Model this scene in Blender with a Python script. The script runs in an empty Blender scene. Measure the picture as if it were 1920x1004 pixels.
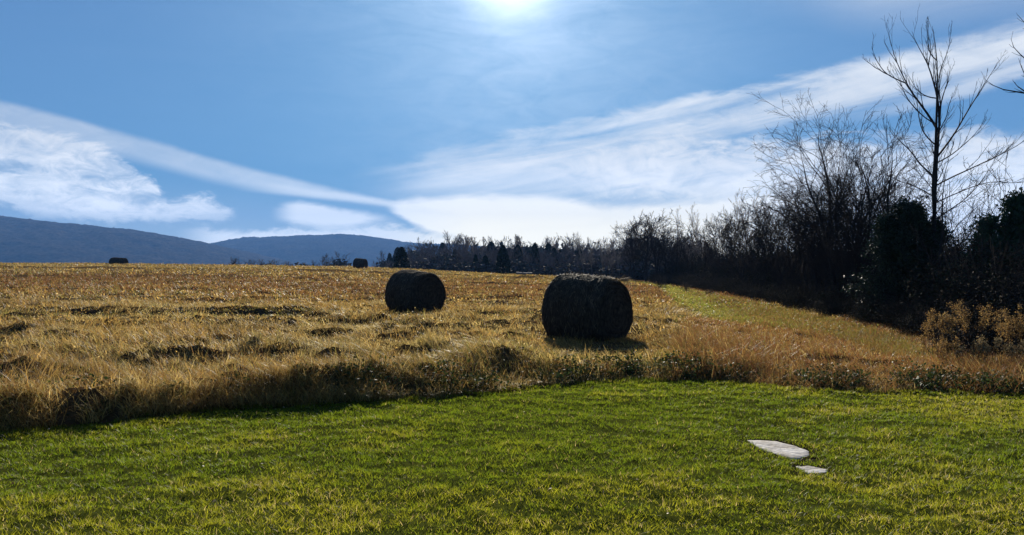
import bpy, math, random
import numpy as np

# ------------------------------------------------------------------ camera, sky, sun, exposure
SC = bpy.context.scene
COL = SC.collection
EYE = 1.6
F = 1507.0                      # focal length in pixels of a 1920 wide frame
SUN_EL = math.radians(20.6)

cam_d = bpy.data.cameras.new('camera')
cam_d.sensor_width = 36.0
cam_d.lens = 36.0 * F / 1920.0
cam_d.clip_start = 0.05
cam_d.clip_end = 30000.0
cam = bpy.data.objects.new('camera', cam_d)
COL.objects.link(cam)
cam.location = (0, 0, EYE)
cam.rotation_euler = (math.radians(90), 0, 0)
SC.camera = cam

SC.view_settings.view_transform = 'Standard'
SC.view_settings.look = 'None'
SC.view_settings.exposure = 0.85
SC.view_settings.gamma = 1.0
SC.view_settings.use_curve_mapping = False
SC.cycles.max_bounces = 6
SC.cycles.diffuse_bounces = 3
SC.cycles.glossy_bounces = 2
SC.cycles.transmission_bounces = 4
SC.cycles.volume_bounces = 0
SC.cycles.use_denoising = True

W = bpy.data.worlds.new('World')
SC.world = W
W.use_nodes = True
NT = W.node_tree


class N:
    """a float socket that can be used in arithmetic"""
    def __init__(self, nt, s):
        self.nt, self.s = nt, s

    def _m(self, op, *a):
        n = self.nt.nodes.new('ShaderNodeMath')
        n.operation = op
        for i, v in enumerate((self,) + a):
            if isinstance(v, N):
                self.nt.links.new(v.s, n.inputs[i])
            else:
                n.inputs[i].default_value = float(v)
        return N(self.nt, n.outputs[0])

    def __add__(self, o): return self._m('ADD', o)
    __radd__ = __add__
    def __sub__(self, o): return self._m('SUBTRACT', o)
    def __rsub__(self, o): return (self * -1.0) + o
    def __mul__(self, o): return self._m('MULTIPLY', o)
    __rmul__ = __mul__
    def __truediv__(self, o): return self._m('DIVIDE', o)
    def pow(self, o): return self._m('POWER', o)
    def max(self, o): return self._m('MAXIMUM', o)
    def min(self, o): return self._m('MINIMUM', o)
    def f(self, op, *a): return self._m(op, *a)

    def ss(self, a, b, lo=0.0, hi=1.0):
        n = self.nt.nodes.new('ShaderNodeMapRange')
        n.interpolation_type = 'SMOOTHSTEP'
        self.nt.links.new(self.s, n.inputs[0])
        for i, v in enumerate((a, b, lo, hi)):
            if isinstance(v, N):
                self.nt.links.new(v.s, n.inputs[1 + i])
            else:
                n.inputs[1 + i].default_value = v
        return N(self.nt, n.outputs[0])

    def curve(self, pts, x0=0.0, x1=1920.0, y0=0.0, y1=600.0):
        """piecewise smooth function through (x, y) points"""
        n = self.nt.nodes.new('ShaderNodeFloatCurve')
        c = n.mapping.curves[0]
        P = [((px - x0) / (x1 - x0), (py - y0) / (y1 - y0)) for px, py in pts]
        while len(c.points) < len(P):
            c.points.new(0.5, 0.5)
        for q, p in zip(c.points, P):
            q.location = p
            q.handle_type = 'AUTO_CLAMPED'
        n.mapping.extend = 'HORIZONTAL'
        n.mapping.use_clip = False
        n.mapping.update()
        u = (self - x0) * (1.0 / (x1 - x0))
        self.nt.links.new(u.s, n.inputs['Value'])
        return N(self.nt, n.outputs[0]) * (y1 - y0) + y0


def build_world():
    nt = NT
    nt.nodes.clear()
    L = nt.links.new
    out = nt.nodes.new('ShaderNodeOutputWorld')
    bg = nt.nodes.new('ShaderNodeBackground')
    bg.inputs['Strength'].default_value = 0.084
    L(bg.outputs[0], out.inputs['Surface'])
    sky = nt.nodes.new('ShaderNodeTexSky')
    sky.sky_type = 'NISHITA'
    sky.sun_disc = False
    sky.sun_elevation = SUN_EL
    sky.sun_rotation = 0.0
    sky.altitude = 300
    sky.air_density = 1.0
    sky.dust_density = 0.5
    sky.ozone_density = 2.5
    tc = nt.nodes.new('ShaderNodeTexCoord')
    sep = nt.nodes.new('ShaderNodeSeparateXYZ')
    L(tc.outputs['Generated'], sep.inputs[0])
    dx, dy, dz = (N(nt, sep.outputs[i]) for i in range(3))
    az = dx.f('ARCTAN2', dy)                       # 0 towards the sun
    el = dz.f('ARCSINE')
    X = az * (960.0 / 0.5672) + 960.0              # azimuth in a convenient scale
    Yv = 502.0 - el * F                            # elevation, counted downwards from 502

    def noise(sx, sy, scale, det=4, rough=0.55, seed=0.0, dist=0.0):
        c = nt.nodes.new('ShaderNodeCombineXYZ')
        L((X * (sx / 100.0)).s, c.inputs[0])
        L((Yv * (sy / 100.0)).s, c.inputs[1])
        c.inputs[2].default_value = seed
        t = nt.nodes.new('ShaderNodeTexNoise')
        t.inputs['Scale'].default_value = scale
        t.inputs['Detail'].default_value = det
        t.inputs['Roughness'].default_value = rough
        t.inputs['Distortion'].default_value = dist
        L(c.outputs[0], t.inputs['Vector'])
        return N(nt, t.outputs[0]) - 0.5

    n1 = noise(1.0, 2.6, 1.0, 8, 0.66, 1.3, 0.7)     # wisps
    n2 = noise(0.35, 1.9, 1.0, 7, 0.62, 7.1, 0.9)   # broad streaks
    n3 = noise(2.0, 4.6, 1.0, 9, 0.68, 3.7, 0.8)     # small lumps
    n4 = noise(1.1, 3.4, 1.0, 8, 0.6, 12.4, 0.5)
    c_ = nt.nodes.new('ShaderNodeCombineXYZ')
    L(((X + Yv * 0.4) * 0.0022).s, c_.inputs[0]); L(((Yv + X * 0.17) * 0.030).s, c_.inputs[1])
    t_ = nt.nodes.new('ShaderNodeTexNoise')
    t_.inputs['Scale'].default_value = 1.0; t_.inputs['Detail'].default_value = 7; t_.inputs['Roughness'].default_value = 0.6; t_.inputs['Distortion'].default_value = 0.5
    L(c_.outputs[0], t_.inputs['Vector'])
    fib = N(nt, t_.outputs[0]) - 0.5
    Y1 = Yv + n1 * 50.0 + n3 * 22.0
    Y2 = Yv + n2 * 44.0 + n1 * 22.0 + n3 * 8.0
    Y3 = Yv + n1 * 100.0 + n3 * 60.0 + n2 * 30.0

    def band(Y, top, bot, st, sb):
        t = X.curve(top)
        b = X.curve(bot)
        return (Y - t).ss(-st, st) * (b - Y).ss(-sb, sb)

    masks = []
    # vapour trail drifting down from the left
    m = band(Yv + n1 * 7.0, [(-300, 205), (0, 242), (200, 278), (420, 326), (700, 380), (780, 396)],
             [(-300, 262), (0, 282), (200, 316), (420, 358), (600, 374), (700, 385), (780, 398)], 7, 12)
    masks.append(m * X.ss(700, 790, 1, 0) * (0.42 + n1 * 0.5))
    masks.append(band(Yv + n1 * 5.0, [(300, 352), (420, 350), (560, 362), (700, 378), (800, 390)],
                      [(300, 362), (420, 366), (560, 375), (700, 388), (800, 402)], 5, 5) * X.ss(380, 560) * X.ss(690, 790, 1, 0) * 0.5)
    # lumpy cloud on the left
    lump = band(Yv + n1 * 44.0 + n3 * 46.0 + n4 * 20.0,
                [(-300, 250), (0, 276), (90, 286), (150, 304), (200, 322), (235, 346), (258, 362), (275, 385), (340, 378), (372, 388), (402, 400)],
                [(-300, 402), (0, 398), (60, 412), (180, 424), (260, 420), (330, 414), (380, 408), (402, 402)], 10, 12)
    hole = ((X - 165.0) * (1 / 75.0)).pow(2) + ((Yv - 338.0) * (1 / 24.0)).pow(2)
    hole2 = ((X - 5.0) * (1 / 60.0)).pow(2) + ((Yv - 344.0) * (1 / 11.0)).pow(2)
    hole3 = ((X - 240.0) * (1 / 50.0)).pow(2) + ((Yv - 384.0) * (1 / 9.0)).pow(2)
    keep = (hole + n3 * 5.0 + n4 * 4.0).ss(-0.6, 2.2, 0.5, 1) * (hole2 + n3 * 4.0 + n4 * 3.0).ss(-0.4, 2.2, 0.35, 1) * (hole3 + n3 * 5.0).ss(-0.4, 2.4, 0.35, 1)
    keep = keep * (n4 + n3 * 0.5).ss(-0.30, 0.02, 0.62, 1.0)
    masks.append(lump * keep * X.ss(385, 408, 1, 0) * (0.76 + n3 * 1.1 + n1 * 0.8))
    # small clouds low on the left
    masks.append(band(Yv + n3 * 18, [(300, 450), (440, 408), (480, 392), (530, 384), (600, 396), (700, 408), (760, 420)],
                      [(300, 452), (440, 412), (500, 420), (600, 428), (700, 416), (760, 422)], 8, 9) * X.ss(460, 520) * X.ss(640, 740, 1, 0) * 0.8)
    masks.append(band(Y1, [(250, 440), (330, 432), (450, 440), (560, 430), (700, 428), (820, 440)],
                      [(250, 470), (400, 475), (600, 468), (820, 470)], 10, 10) * X.ss(280, 380) * 0.72)
    # low thin veil over the whole lower sky, left part
    masks.append(Yv.ss(330, 470) * 0.22 * X.ss(1000, 300, 0, 1))
    # big fan of cirrus on the right: bright upper streak
    masks.append(band(Y2, [(560, 335), (700, 318), (820, 285), (1000, 246), (1200, 212), (1480, 178), (1700, 150), (1920, 112), (2300, 60)],
                      [(560, 350), (700, 360), (820, 350), (1000, 330), (1200, 292), (1480, 250), (1700, 218), (1920, 180), (2300, 120)], 10, 34)
                 * X.ss(600, 900) * (0.46 + n2 * 0.8 + n1 * 0.5 + fib * 1.8) )
    masks.append(band(Y2, [(900, 330), (1100, 300), (1250, 262), (1440, 212), (1600, 180), (1920, 130), (2300, 70)],
                      [(900, 345), (1100, 320), (1250, 292), (1440, 254), (1600, 226), (1920, 172), (2300, 120)], 12, 14)
                 * X.ss(950, 1350) * (0.70 + n1 * 0.7 + fib * 1.5))
    masks.append(band(Y2, [(1500, 260), (1700, 225), (1920, 182), (2300, 130)],
                      [(1500, 272), (1700, 246), (1920, 205), (2300, 150)], 8, 10) * X.ss(1600, 1850) * 0.6)
    # mottled bank right of the middle
    masks.append(band(Y3, [(900, 345), (1050, 315), (1200, 296), (1350, 280), (1500, 284), (1700, 290), (1950, 300)],
                      [(900, 360), (1050, 350), (1200, 362), (1350, 372), (1500, 380), (1950, 400)], 26, 24)
                 * X.ss(960, 1180) * (0.76 + n1 * 2.4 + fib * 0.8))
    masks.append(band(Y2, [(600, 380), (800, 330), (1000, 300), (1300, 290)], [(600, 385), (800, 380), (1000, 380), (1300, 385)], 24, 30) * X.ss(640, 860) * (0.38 + n2 * 0.8 + fib * 1.2))
    # bright bank along the horizon in the middle and to the right
    masks.append(band(Yv + n2 * 30 + n3 * 12 + n1 * 14, [(690, 378), (800, 372), (1000, 370), (1200, 388), (1500, 372), (1950, 368)],
                      [(690, 384), (730, 410), (790, 436), (880, 452), (1000, 470), (1200, 520), (1950, 520)], 12, 9)
                 * X.ss(690, 730) * (0.98 + n2 * 0.4))
    masks.append(band(Y1, [(780, 446), (900, 446), (1100, 450)], [(780, 470), (900, 490), (1100, 520)], 8, 8) * X.ss(770, 860) * 0.75)
    masks.append(Yv.ss(400, 500) * X.ss(650, 1000) * 0.65)
    # high thin veil in the top right corner and faint ones near the sun
    masks.append(band(Y2, [(1200, -40), (1500, -30), (1950, -30)], [(1200, 10), (1500, 40), (1700, 85), (1950, 90)], 40, 50) * X.ss(1350, 1750) * (0.34 + n2 * 0.6))
    masks.append((Yv + n2 * 160.0).ss(-200, 300) * X.ss(500, 1000) * X.ss(1500, 1100, 0, 1) * (0.10 + n1 * 0.3).max(0.0))
    inv = None
    for m in masks:
        k = 1.0 - m.max(0.0).min(1.0)
        inv = k if inv is None else inv * k
    cm = 1.0 - inv
    behind = dy.ss(-0.25, 0.25)
    cm = (cm * behind).min(0.97)

    # light scattered round the sun by thin cirrus
    sd = (0.0, math.cos(SUN_EL), math.sin(SUN_EL))
    dot = dx * sd[0] + dy * sd[1] + dz * sd[2]
    ang = dot.min(0.99999).f('ARCCOSINE')          # radians from the sun
    g1 = (ang * ang * (-1.0 / (2 * 0.034 ** 2))).f('EXPONENT')
    g2 = (ang * (-1.0 / 0.12)).f('EXPONENT')
    glow = g1 * 8.0 + g2 * (3.5 + n2 * 6.0 + n1 * 3.0)

    # colours (before the background strength of 0.1)
    def rgbmul(col, fac):
        m = nt.nodes.new('ShaderNodeMix')
        m.data_type = 'RGBA'
        m.blend_type = 'MULTIPLY'
        m.inputs[0].default_value = 1.0
        L(col, m.inputs[6])
        m.inputs[7].default_value = (*fac, 1)
        return m.outputs[2]

    # a shoulder per channel, as the bright aureole of the clear sky would burn out otherwise
    ssp = nt.nodes.new('ShaderNodeSeparateColor')
    L(sky.outputs[0], ssp.inputs[0])
    scb = nt.nodes.new('ShaderNodeCombineColor')
    for i, (g, m_) in enumerate(SKY_SHOULDER):
        v = N(nt, ssp.outputs[i]) * g
        v = v / (v * (1.0 / m_) + 1.0)
        L(v.s, scb.inputs[i])
    def rgbscale(col, fac):
        m = nt.nodes.new('ShaderNodeVectorMath')
        m.operation = 'SCALE'
        L(col, m.inputs[0]); L(fac.s, m.inputs['Scale'])
        return m.outputs[0]

    base = rgbmul(scb.outputs[0], SKY_TINT)

    def mix(fac, a, b):
        m = nt.nodes.new('ShaderNodeMix')
        m.data_type = 'RGBA'
        L(fac.s, m.inputs[0])
        if isinstance(a, tuple): m.inputs[6].default_value = (*a, 1)
        else: L(a, m.inputs[6])
        if isinstance(b, tuple): m.inputs[7].default_value = (*b, 1)
        else: L(b, m.inputs[7])
        return m.outputs[2]

    warm = Yv.ss(330, 430) * X.ss(620, 900) * X.ss(1700, 1350, 0, 1)
    ccol = mix(warm, (6.3, 6.5, 6.65), (8.0, 7.35, 5.5))
    ccol = rgbscale(ccol, Yv.ss(260, 465, 1.0, 1.8))
    res = mix(cm, base, ccol)
    c = nt.nodes.new('ShaderNodeCombineXYZ')
    L((glow * 1.0).s, c.inputs[0]); L((glow * 1.0).s, c.inputs[1]); L((glow * 1.02).s, c.inputs[2])
    add = nt.nodes.new('ShaderNodeMix')
    add.data_type = 'RGBA'; add.blend_type = 'ADD'
    add.inputs[0].default_value = 1.0
    L(res, add.inputs[6]); L(c.outputs[0], add.inputs[7])
    L(add.outputs[2], bg.inputs['Color'])


SKY_TINT = (0.62, 0.645, 0.66)
SKY_SHOULDER = ((1.0, 1.95), (1.15, 5.9), (1.6, 11.0))

build_world()

sun_d = bpy.data.lights.new('sun', 'SUN')
sun_d.energy = 5.0
sun_d.angle = math.radians(0.5)
sun_d.color = (1.0, 0.91, 0.76)
sun = bpy.data.objects.new('sun', sun_d)
COL.objects.link(sun)
sun.rotation_euler = (-(math.pi / 2 - SUN_EL), 0, 0)

# ------------------------------------------------------------------ helpers
rng = np.random.default_rng(11)
random.seed(5)


def lattice(seed):
    return np.random.default_rng(seed).random((256, 256))


_LAT = {}


def vnoise(x, y, seed=0):
    if seed not in _LAT:
        _LAT[seed] = lattice(seed + 100)
    A = _LAT[seed]
    xi = np.floor(x).astype(int); yi = np.floor(y).astype(int)
    fx = x - xi; fy = y - yi
    fx = fx * fx * (3 - 2 * fx); fy = fy * fy * (3 - 2 * fy)
    a = A[xi % 256, yi % 256]; b = A[(xi + 1) % 256, yi % 256]
    c = A[xi % 256, (yi + 1) % 256]; d = A[(xi + 1) % 256, (yi + 1) % 256]
    return (a * (1 - fx) + b * fx) * (1 - fy) + (c * (1 - fx) + d * fx) * fy


def fbm(x, y, seed=0, oct=4, gain=0.5):
    s = 0; a = 1.0; t = 0
    for o in range(oct):
        s = s + a * vnoise(x * 2 ** o + 17.3 * o, y * 2 ** o + 5.1 * o, seed + o)
        t += a; a *= gain
    return s / t


def sstep(a, b, x):
    t = np.clip((x - a) / (b - a), 0, 1)
    return t * t * (3 - 2 * t)


def mesh_from(name, V, faces, tint=None, smooth=False):
    """V (n,3); faces: list of (m,k) int arrays"""
    me = bpy.data.meshes.new(name)
    V = np.asarray(V, np.float32)
    me.vertices.add(len(V))
    me.vertices.foreach_set('co', V.ravel())
    faces = [f for f in faces if len(f)]
    idx = np.concatenate([np.asarray(f, np.int32).ravel() for f in faces])
    sizes = np.concatenate([np.full(len(f), f.shape[1], np.int32) for f in faces])
    starts = np.concatenate([[0], np.cumsum(sizes)[:-1]]).astype(np.int32)
    me.loops.add(len(idx))
    me.loops.foreach_set('vertex_index', idx)
    me.polygons.add(len(sizes))
    me.polygons.foreach_set('loop_start', starts)
    if smooth:
        me.polygons.foreach_set('use_smooth', np.ones(len(sizes), bool))
    if tint is not None:
        a = me.attributes.new('tint', 'FLOAT_COLOR', 'POINT')
        t = np.ones((len(V), 4), np.float32)
        t[:, :3] = tint
        a.data.foreach_set('color', t.ravel())
    me.update(calc_edges=True)
    return me


def obj(name, me, mat, parent=None):
    o = bpy.data.objects.new(name, me)
    if me is not None and mat is not None:
        me.materials.clear()
        me.materials.append(mat)
    COL.objects.link(o)
    if parent is not None:
        o.parent = parent
    return o


def tag(o, label=None, cat=None, group=None, kind=None):
    if label: o['label'] = label
    if cat: o['category'] = cat
    if group: o['group'] = group
    if kind: o['kind'] = kind
    return o


def thing(name, label, cat, loc, group=None, rz=0.0, scale=1.0):
    o = bpy.data.objects.new(name, None)
    o.empty_display_size = 0.2
    COL.objects.link(o)
    o.location = loc
    o.rotation_euler = (0, 0, rz)
    o.scale = (scale, scale, scale) if np.isscalar(scale) else scale
    tag(o, label, cat, group)
    return o


def dup(root, loc, rz, scale, label=None, group=None):
    r = root.copy()
    COL.objects.link(r)
    r.location = loc
    r.rotation_euler = (0, 0, rz)
    r.scale = (scale, scale, scale) if np.isscalar(scale) else scale
    if label: r['label'] = label
    if group: r['group'] = group
    for ch in list(root.children):
        c = ch.copy()
        COL.objects.link(c)
        c.parent = r
    return r


def at(px, py, d):
    return np.array([(px - 960) / F * d, d, EYE + (502 - py) / F * d])


# ---- materials
def new_mat(name):
    m = bpy.data.materials.new(name)
    m.use_nodes = True
    m.node_tree.nodes.clear()
    return m, m.node_tree


def mat_leaf(name, rough=0.5, spec=0.5, trans=0.35, gain=1.0, tgain=1.2):
    """thin plant matter: reflects and lets light through; colour per blade from 'tint'"""
    m, nt = new_mat(name)
    L = nt.links.new
    out = nt.nodes.new('ShaderNodeOutputMaterial')
    at_ = nt.nodes.new('ShaderNodeAttribute'); at_.attribute_name = 'tint'
    p = nt.nodes.new('ShaderNodeBsdfPrincipled')
    p.inputs['Roughness'].default_value = rough
    p.inputs['Specular IOR Level'].default_value = spec
    g = nt.nodes.new('ShaderNodeMix'); g.data_type = 'RGBA'; g.blend_type = 'MULTIPLY'
    g.inputs[0].default_value = 1; g.inputs[7].default_value = (gain, gain, gain, 1)
    L(at_.outputs['Color'], g.inputs[6])
    L(g.outputs[2], p.inputs['Base Color'])
    if trans > 0:
        t = nt.nodes.new('ShaderNodeBsdfTranslucent')
        g2 = nt.nodes.new('ShaderNodeMix'); g2.data_type = 'RGBA'; g2.blend_type = 'MULTIPLY'
        g2.inputs[0].default_value = 1; g2.inputs[7].default_value = (tgain, tgain, tgain, 1)
        L(at_.outputs['Color'], g2.inputs[6])
        L(g2.outputs[2], t.inputs['Color'])
        mx = nt.nodes.new('ShaderNodeMixShader')
        mx.inputs[0].default_value = trans
        L(p.outputs[0], mx.inputs[1]); L(t.outputs[0], mx.inputs[2])
        L(mx.outputs[0], out.inputs[0])
    else:
        L(p.outputs[0], out.inputs[0])
    return m


def mat_noise(name, c1, c2, scale=5.0, rough=0.9, spec=0.2, bump=0.0, attr=None, stretch=(1, 1, 1), det=6, bscale=None):
    m, nt = new_mat(name)
    L = nt.links.new
    out = nt.nodes.new('ShaderNodeOutputMaterial')
    p = nt.nodes.new('ShaderNodeBsdfPrincipled')
    p.inputs['Roughness'].default_value = rough
    p.inputs['Specular IOR Level'].default_value = spec
    tc = nt.nodes.new('ShaderNodeTexCoord')
    mp = nt.nodes.new('ShaderNodeMapping')
    mp.inputs['Scale'].default_value = stretch
    L(tc.outputs['Object'], mp.inputs[0])
    n = nt.nodes.new('ShaderNodeTexNoise')
    n.inputs['Scale'].default_value = scale
    n.inputs['Detail'].default_value = det
    n.inputs['Roughness'].default_value = 0.65
    L(mp.outputs[0], n.inputs['Vector'])
    r = nt.nodes.new('ShaderNodeValToRGB')
    r.color_ramp.elements[0].position = 0.35; r.color_ramp.elements[0].color = (*c1, 1)
    r.color_ramp.elements[1].position = 0.68; r.color_ramp.elements[1].color = (*c2, 1)
    L(n.outputs[0], r.inputs[0])
    col = r.outputs[0]
    if attr:
        a = nt.nodes.new('ShaderNodeAttribute'); a.attribute_name = attr
        mx = nt.nodes.new('ShaderNodeMix'); mx.data_type = 'RGBA'; mx.blend_type = 'MULTIPLY'
        mx.inputs[0].default_value = 1
        L(col, mx.inputs[6]); L(a.outputs['Color'], mx.inputs[7])
        col = mx.outputs[2]
    L(col, p.inputs['Base Color'])
    if bump:
        b = nt.nodes.new('ShaderNodeBump')
        b.inputs['Strength'].default_value = bump
        b.inputs['Distance'].default_value = 0.02
        n2 = nt.nodes.new('ShaderNodeTexNoise')
        n2.inputs['Scale'].default_value = bscale or scale * 3
        n2.inputs['Detail'].default_value = 6
        L(mp.outputs[0], n2.inputs['Vector'])
        L(n2.outputs[0], b.inputs['Height'])
        L(b.outputs[0], p.inputs['Normal'])
    L(p.outputs[0], out.inputs[0])
    return m


M_SOIL = mat_noise('soil', (0.6, 0.6, 0.6), (1.3, 1.3, 1.3), 6, 1.0, 0.0, 0.0, attr='tint')
M_LAWN = mat_leaf('lawn_blades', 0.5, 0.12, 0.55, 1.0, 1.9)
M_DRY = mat_leaf('dry_blades', 0.50, 0.14, 0.42, 1.08, 1.5)
M_WEED = mat_leaf('weed_leaves', 0.6, 0.12, 0.25)
M_PLUME = mat_leaf('seed_heads', 0.8, 0.2, 0.35)
M_BRUSH = mat_leaf('brush_leaves', 0.9, 0.05, 0.0)
M_EVER = mat_leaf('evergreen_sprays', 0.6, 0.25, 0.1)
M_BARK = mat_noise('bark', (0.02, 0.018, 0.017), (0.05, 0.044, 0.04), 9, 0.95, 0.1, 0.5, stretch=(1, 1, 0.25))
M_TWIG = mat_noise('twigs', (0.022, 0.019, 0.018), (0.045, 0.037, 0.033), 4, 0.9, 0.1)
M_PALETWIG = mat_noise('pale_twigs', (0.20, 0.17, 0.14), (0.30, 0.26, 0.21), 4, 0.8, 0.25)
M_HAY = mat_noise('weathered_hay', (0.014, 0.013, 0.012), (0.090, 0.072, 0.048), 9, 1.0, 0.05, 1.0, stretch=(1, 6, 1), det=8, bscale=40)
M_STRAW = mat_leaf('loose_straw', 0.65, 0.15, 0.2)
M_STONE = mat_noise('flagstone', (0.20, 0.17, 0.13), (0.66, 0.64, 0.60), 4, 0.85, 0.15, 0.9, det=12, bscale=16)
M_HILL = mat_noise('hill_woods', (0.004, 0.006, 0.007), (0.085, 0.074, 0.070), 0.09, 0.95, 0.0, det=8)
M_FAR = mat_leaf('far_wood_foliage', 0.9, 0.1, 0.0)

# ------------------------------------------------------------------ terrain
_xs = np.linspace(-300, 300, 1201)
_F = np.interp(_xs, [-300, -120, -60, -21, 0, 14, 60, 300], [2.4, 2.2, 2.0, 1.5, 0.42, -0.05, -0.4, -0.6])
_k = np.hanning(41); _k /= _k.sum()
_F = np.convolve(np.pad(_F, 20, 'edge'), _k, 'valid')

LAWN_X = np.array([-14, -8, -4.9, -4.15, -3.34, -2.25, -1.03, -0.4, 0.29, 1.04, 1.81, 2.55, 3.2, 3.76, 4.34, 5.0, 6.24, 10, 16])
LAWN_Y = np.array([1.0, 5.4, 7.7, 8.23, 9.0, 9.42, 9.72, 10.05, 10.8, 11.16, 11.37, 11.3, 10.96, 10.48, 10.2, 10.2, 9.9, 9.3, 8.5])


def lawn_edge(x):
    return np.interp(x, LAWN_X, LAWN_Y) + 0.30 * (fbm(x * 1.3, x * 0 + 3.3, 40, 3) - 0.5)


HX_Y = np.array([8, 12.5, 13.5, 17.5, 22, 27, 38, 73, 86, 130])
HX_X = np.array([6.6, 6.9, 7.3, 8.6, 9.3, 9.8, 11.1, 14.0, 14.0, 12.0])
PL_Y = np.array([8, 12.5, 18.5, 23.4, 33, 56, 75, 130])
PL_X = np.array([6.6, 6.5, 7.1, 5.9, 6.8, 10.4, 13.0, 12.5])


def hedge_x(y): return np.interp(y, HX_Y, HX_X)
def path_x(y): return np.interp(y, PL_Y, PL_X)


STONE1 = [(1397, 825), (1424, 825), (1456, 827), (1492, 836), (1519, 846), (1517, 855), (1494, 861), (1458, 853), (1424, 839)]
STONE2 = [(1490, 873), (1518, 873), (1553, 880), (1549, 887), (1515, 888)]


def flat_poly(P):
    return [((px - 960) / F * (EYE * F / (py - 502)), EYE * F / (py - 502)) for px, py in P]


S1 = np.array(flat_poly(STONE1)); S2 = np.array(flat_poly(STONE2))


def poly_dist(P, x, y):
    """signed distance to polygon, negative inside"""
    d = np.full(np.shape(x), 1e9); inside = np.zeros(np.shape(x), bool)
    n = len(P)
    for i in range(n):
        ax, ay = P[i]; bx, by = P[(i + 1) % n]
        ex, ey = bx - ax, by - ay
        t = np.clip(((x - ax) * ex + (y - ay) * ey) / (ex * ex + ey * ey), 0, 1)
        d = np.minimum(d, np.hypot(x - ax - t * ex, y - ay - t * ey))
        c = ((ay > y) != (by > y)) & (x < (bx - ax) * (y - ay) / (by - ay + 1e-12) + ax)
        inside ^= c
    return np.where(inside, -d, d)


def thatch_z(x, y):
    """matted layer of old grass on the field: tussocks and hollows"""
    le = lawn_edge(x)
    e = y - le
    wl = 0.5 + 1.1 * sstep(-2.6, -0.6, x)
    inn = sstep(0.0, 1.0, (e + 0.5 * (fbm(x * 1.6, y * 1.6, 160, 3) - 0.5)) / wl)
    a = fbm(x * 0.75, y * 1.0, 161, 3); b = fbm(x * 2.0, y * 2.4, 165, 3)
    c = fbm(x * 0.16, y * 0.5, 168, 2)
    f = fbm(x * 4.2, y * 4.6, 176, 2)
    amp = 0.55 + 0.45 * sstep(26, 20, y) + 0.25 * sstep(40, 70, y)
    t = 0.06 + amp * (0.40 * np.clip(a - 0.36, 0, 1) + 0.36 * np.clip(b - 0.42, 0, 1))
    t = t + 0.25 * np.clip(f - 0.45, 0, 1) * sstep(38, 20, y)
    t = t * (1 - 0.5 * sstep(2.8, 4.0, x))
    # long low swaths lying across the field
    t = t + 0.20 * np.clip(c - 0.52, 0, 1)
    for (yl, sl, am) in ((24.6, 0.03, 0.16), (33, 0.03, 0.10), (60, 0.02, 0.12), (84, -0.08, 0.26)):
        d = (y - yl - sl * x - 4.0 * (fbm(x * 0.12, x * 0 + yl, 97, 2) - 0.5)) / (yl * 0.02)
        t = t + am * np.where(d < 0, np.exp(-(d * 2.2) ** 2), np.exp(-(d * 0.5) ** 2)) * sstep(0.42, 0.6, fbm(x * 0.2, x * 0 + yl * 2, 98, 2))
    lefty = sstep(0.8, -3.0, x)
    t = t + (0.0 + 0.11 * lefty) * np.exp(-((e - 0.75) / 0.75) ** 2) * (0.5 + fbm(x * 1.2, y * 1.2, 172, 2))
    right = sstep(2.2, 3.2, x)
    t = t + 0.04 * right * sstep(16, 11, y)
    n = 0.5 * (fbm(x * 0.9, y * 0.9, 33, 3) - 0.5)
    onpath = sstep(-1.8, 0.2, x - path_x(y) - 1.6 * n) * sstep(12.6, 13.6, y)
    track = np.exp(-((y - 24.2 - 0.10 * (x - 3) - 2 * n) / 1.2) ** 2) * (x > -40)
    t = t * (1 - 0.85 * onpath) * (1 - 0.6 * track) * (1 - 0.6 * sstep(85, 110, y))
    for (bx, by) in ((1.80, 16.3), (-3.22, 25.8)):          # pressed down round the bales
        t = t * (1 - 0.85 * np.exp(-(((x - bx) / 1.5) ** 4 + ((y - by) / 3.0) ** 4)))
    return np.where(y > 130, 0, t) * inn


def ground_z(x, y, thatch=True):
    x = np.asarray(x, float); y = np.asarray(y, float)
    r = np.clip((y - 14) / 101, 0, 1.06)
    z = np.interp(x, _xs, _F) * r
    z = z - np.clip(y - 122, 0, 300) * 0.028
    near = np.exp(-np.maximum(y, 0) / 60.0)
    z = z + near * (0.10 * (fbm(x * 0.35, y * 0.35, 3, 3) - 0.5) * sstep(11, 16, y) + 0.035 * (fbm(x * 1.1, y * 1.1, 8, 3) - 0.5))
    lawn = y < np.interp(x, LAWN_X, LAWN_Y)
    # the lawn is not level: low rolls that the low sun models
    z = z + np.where(lawn, 0.05 * (fbm(x * 0.7 + 2, y * 0.9, 21, 3) - 0.5), 0)
    # little hollows in the turf
    for (hx, hy, rx, ry, dep) in ((at(1630, 910, 5.95)[0], 5.93, 0.16, 0.07, 0.05), (at(1780, 965, 5.2)[0], 5.22, 0.06, 0.05, 0.05)):
        z = z - dep * np.exp(-(((x - hx) / rx) ** 2 + ((y - hy) / ry) ** 2))
    if thatch:
        z = z + thatch_z(x, y)
    ds = np.minimum(poly_dist(S1, x, y), poly_dist(S2, x, y))
    z = z + (0.0 - z) * sstep(0.35, 0.02, ds) - 0.03 * sstep(0.0, -0.05, ds)
    return z


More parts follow.
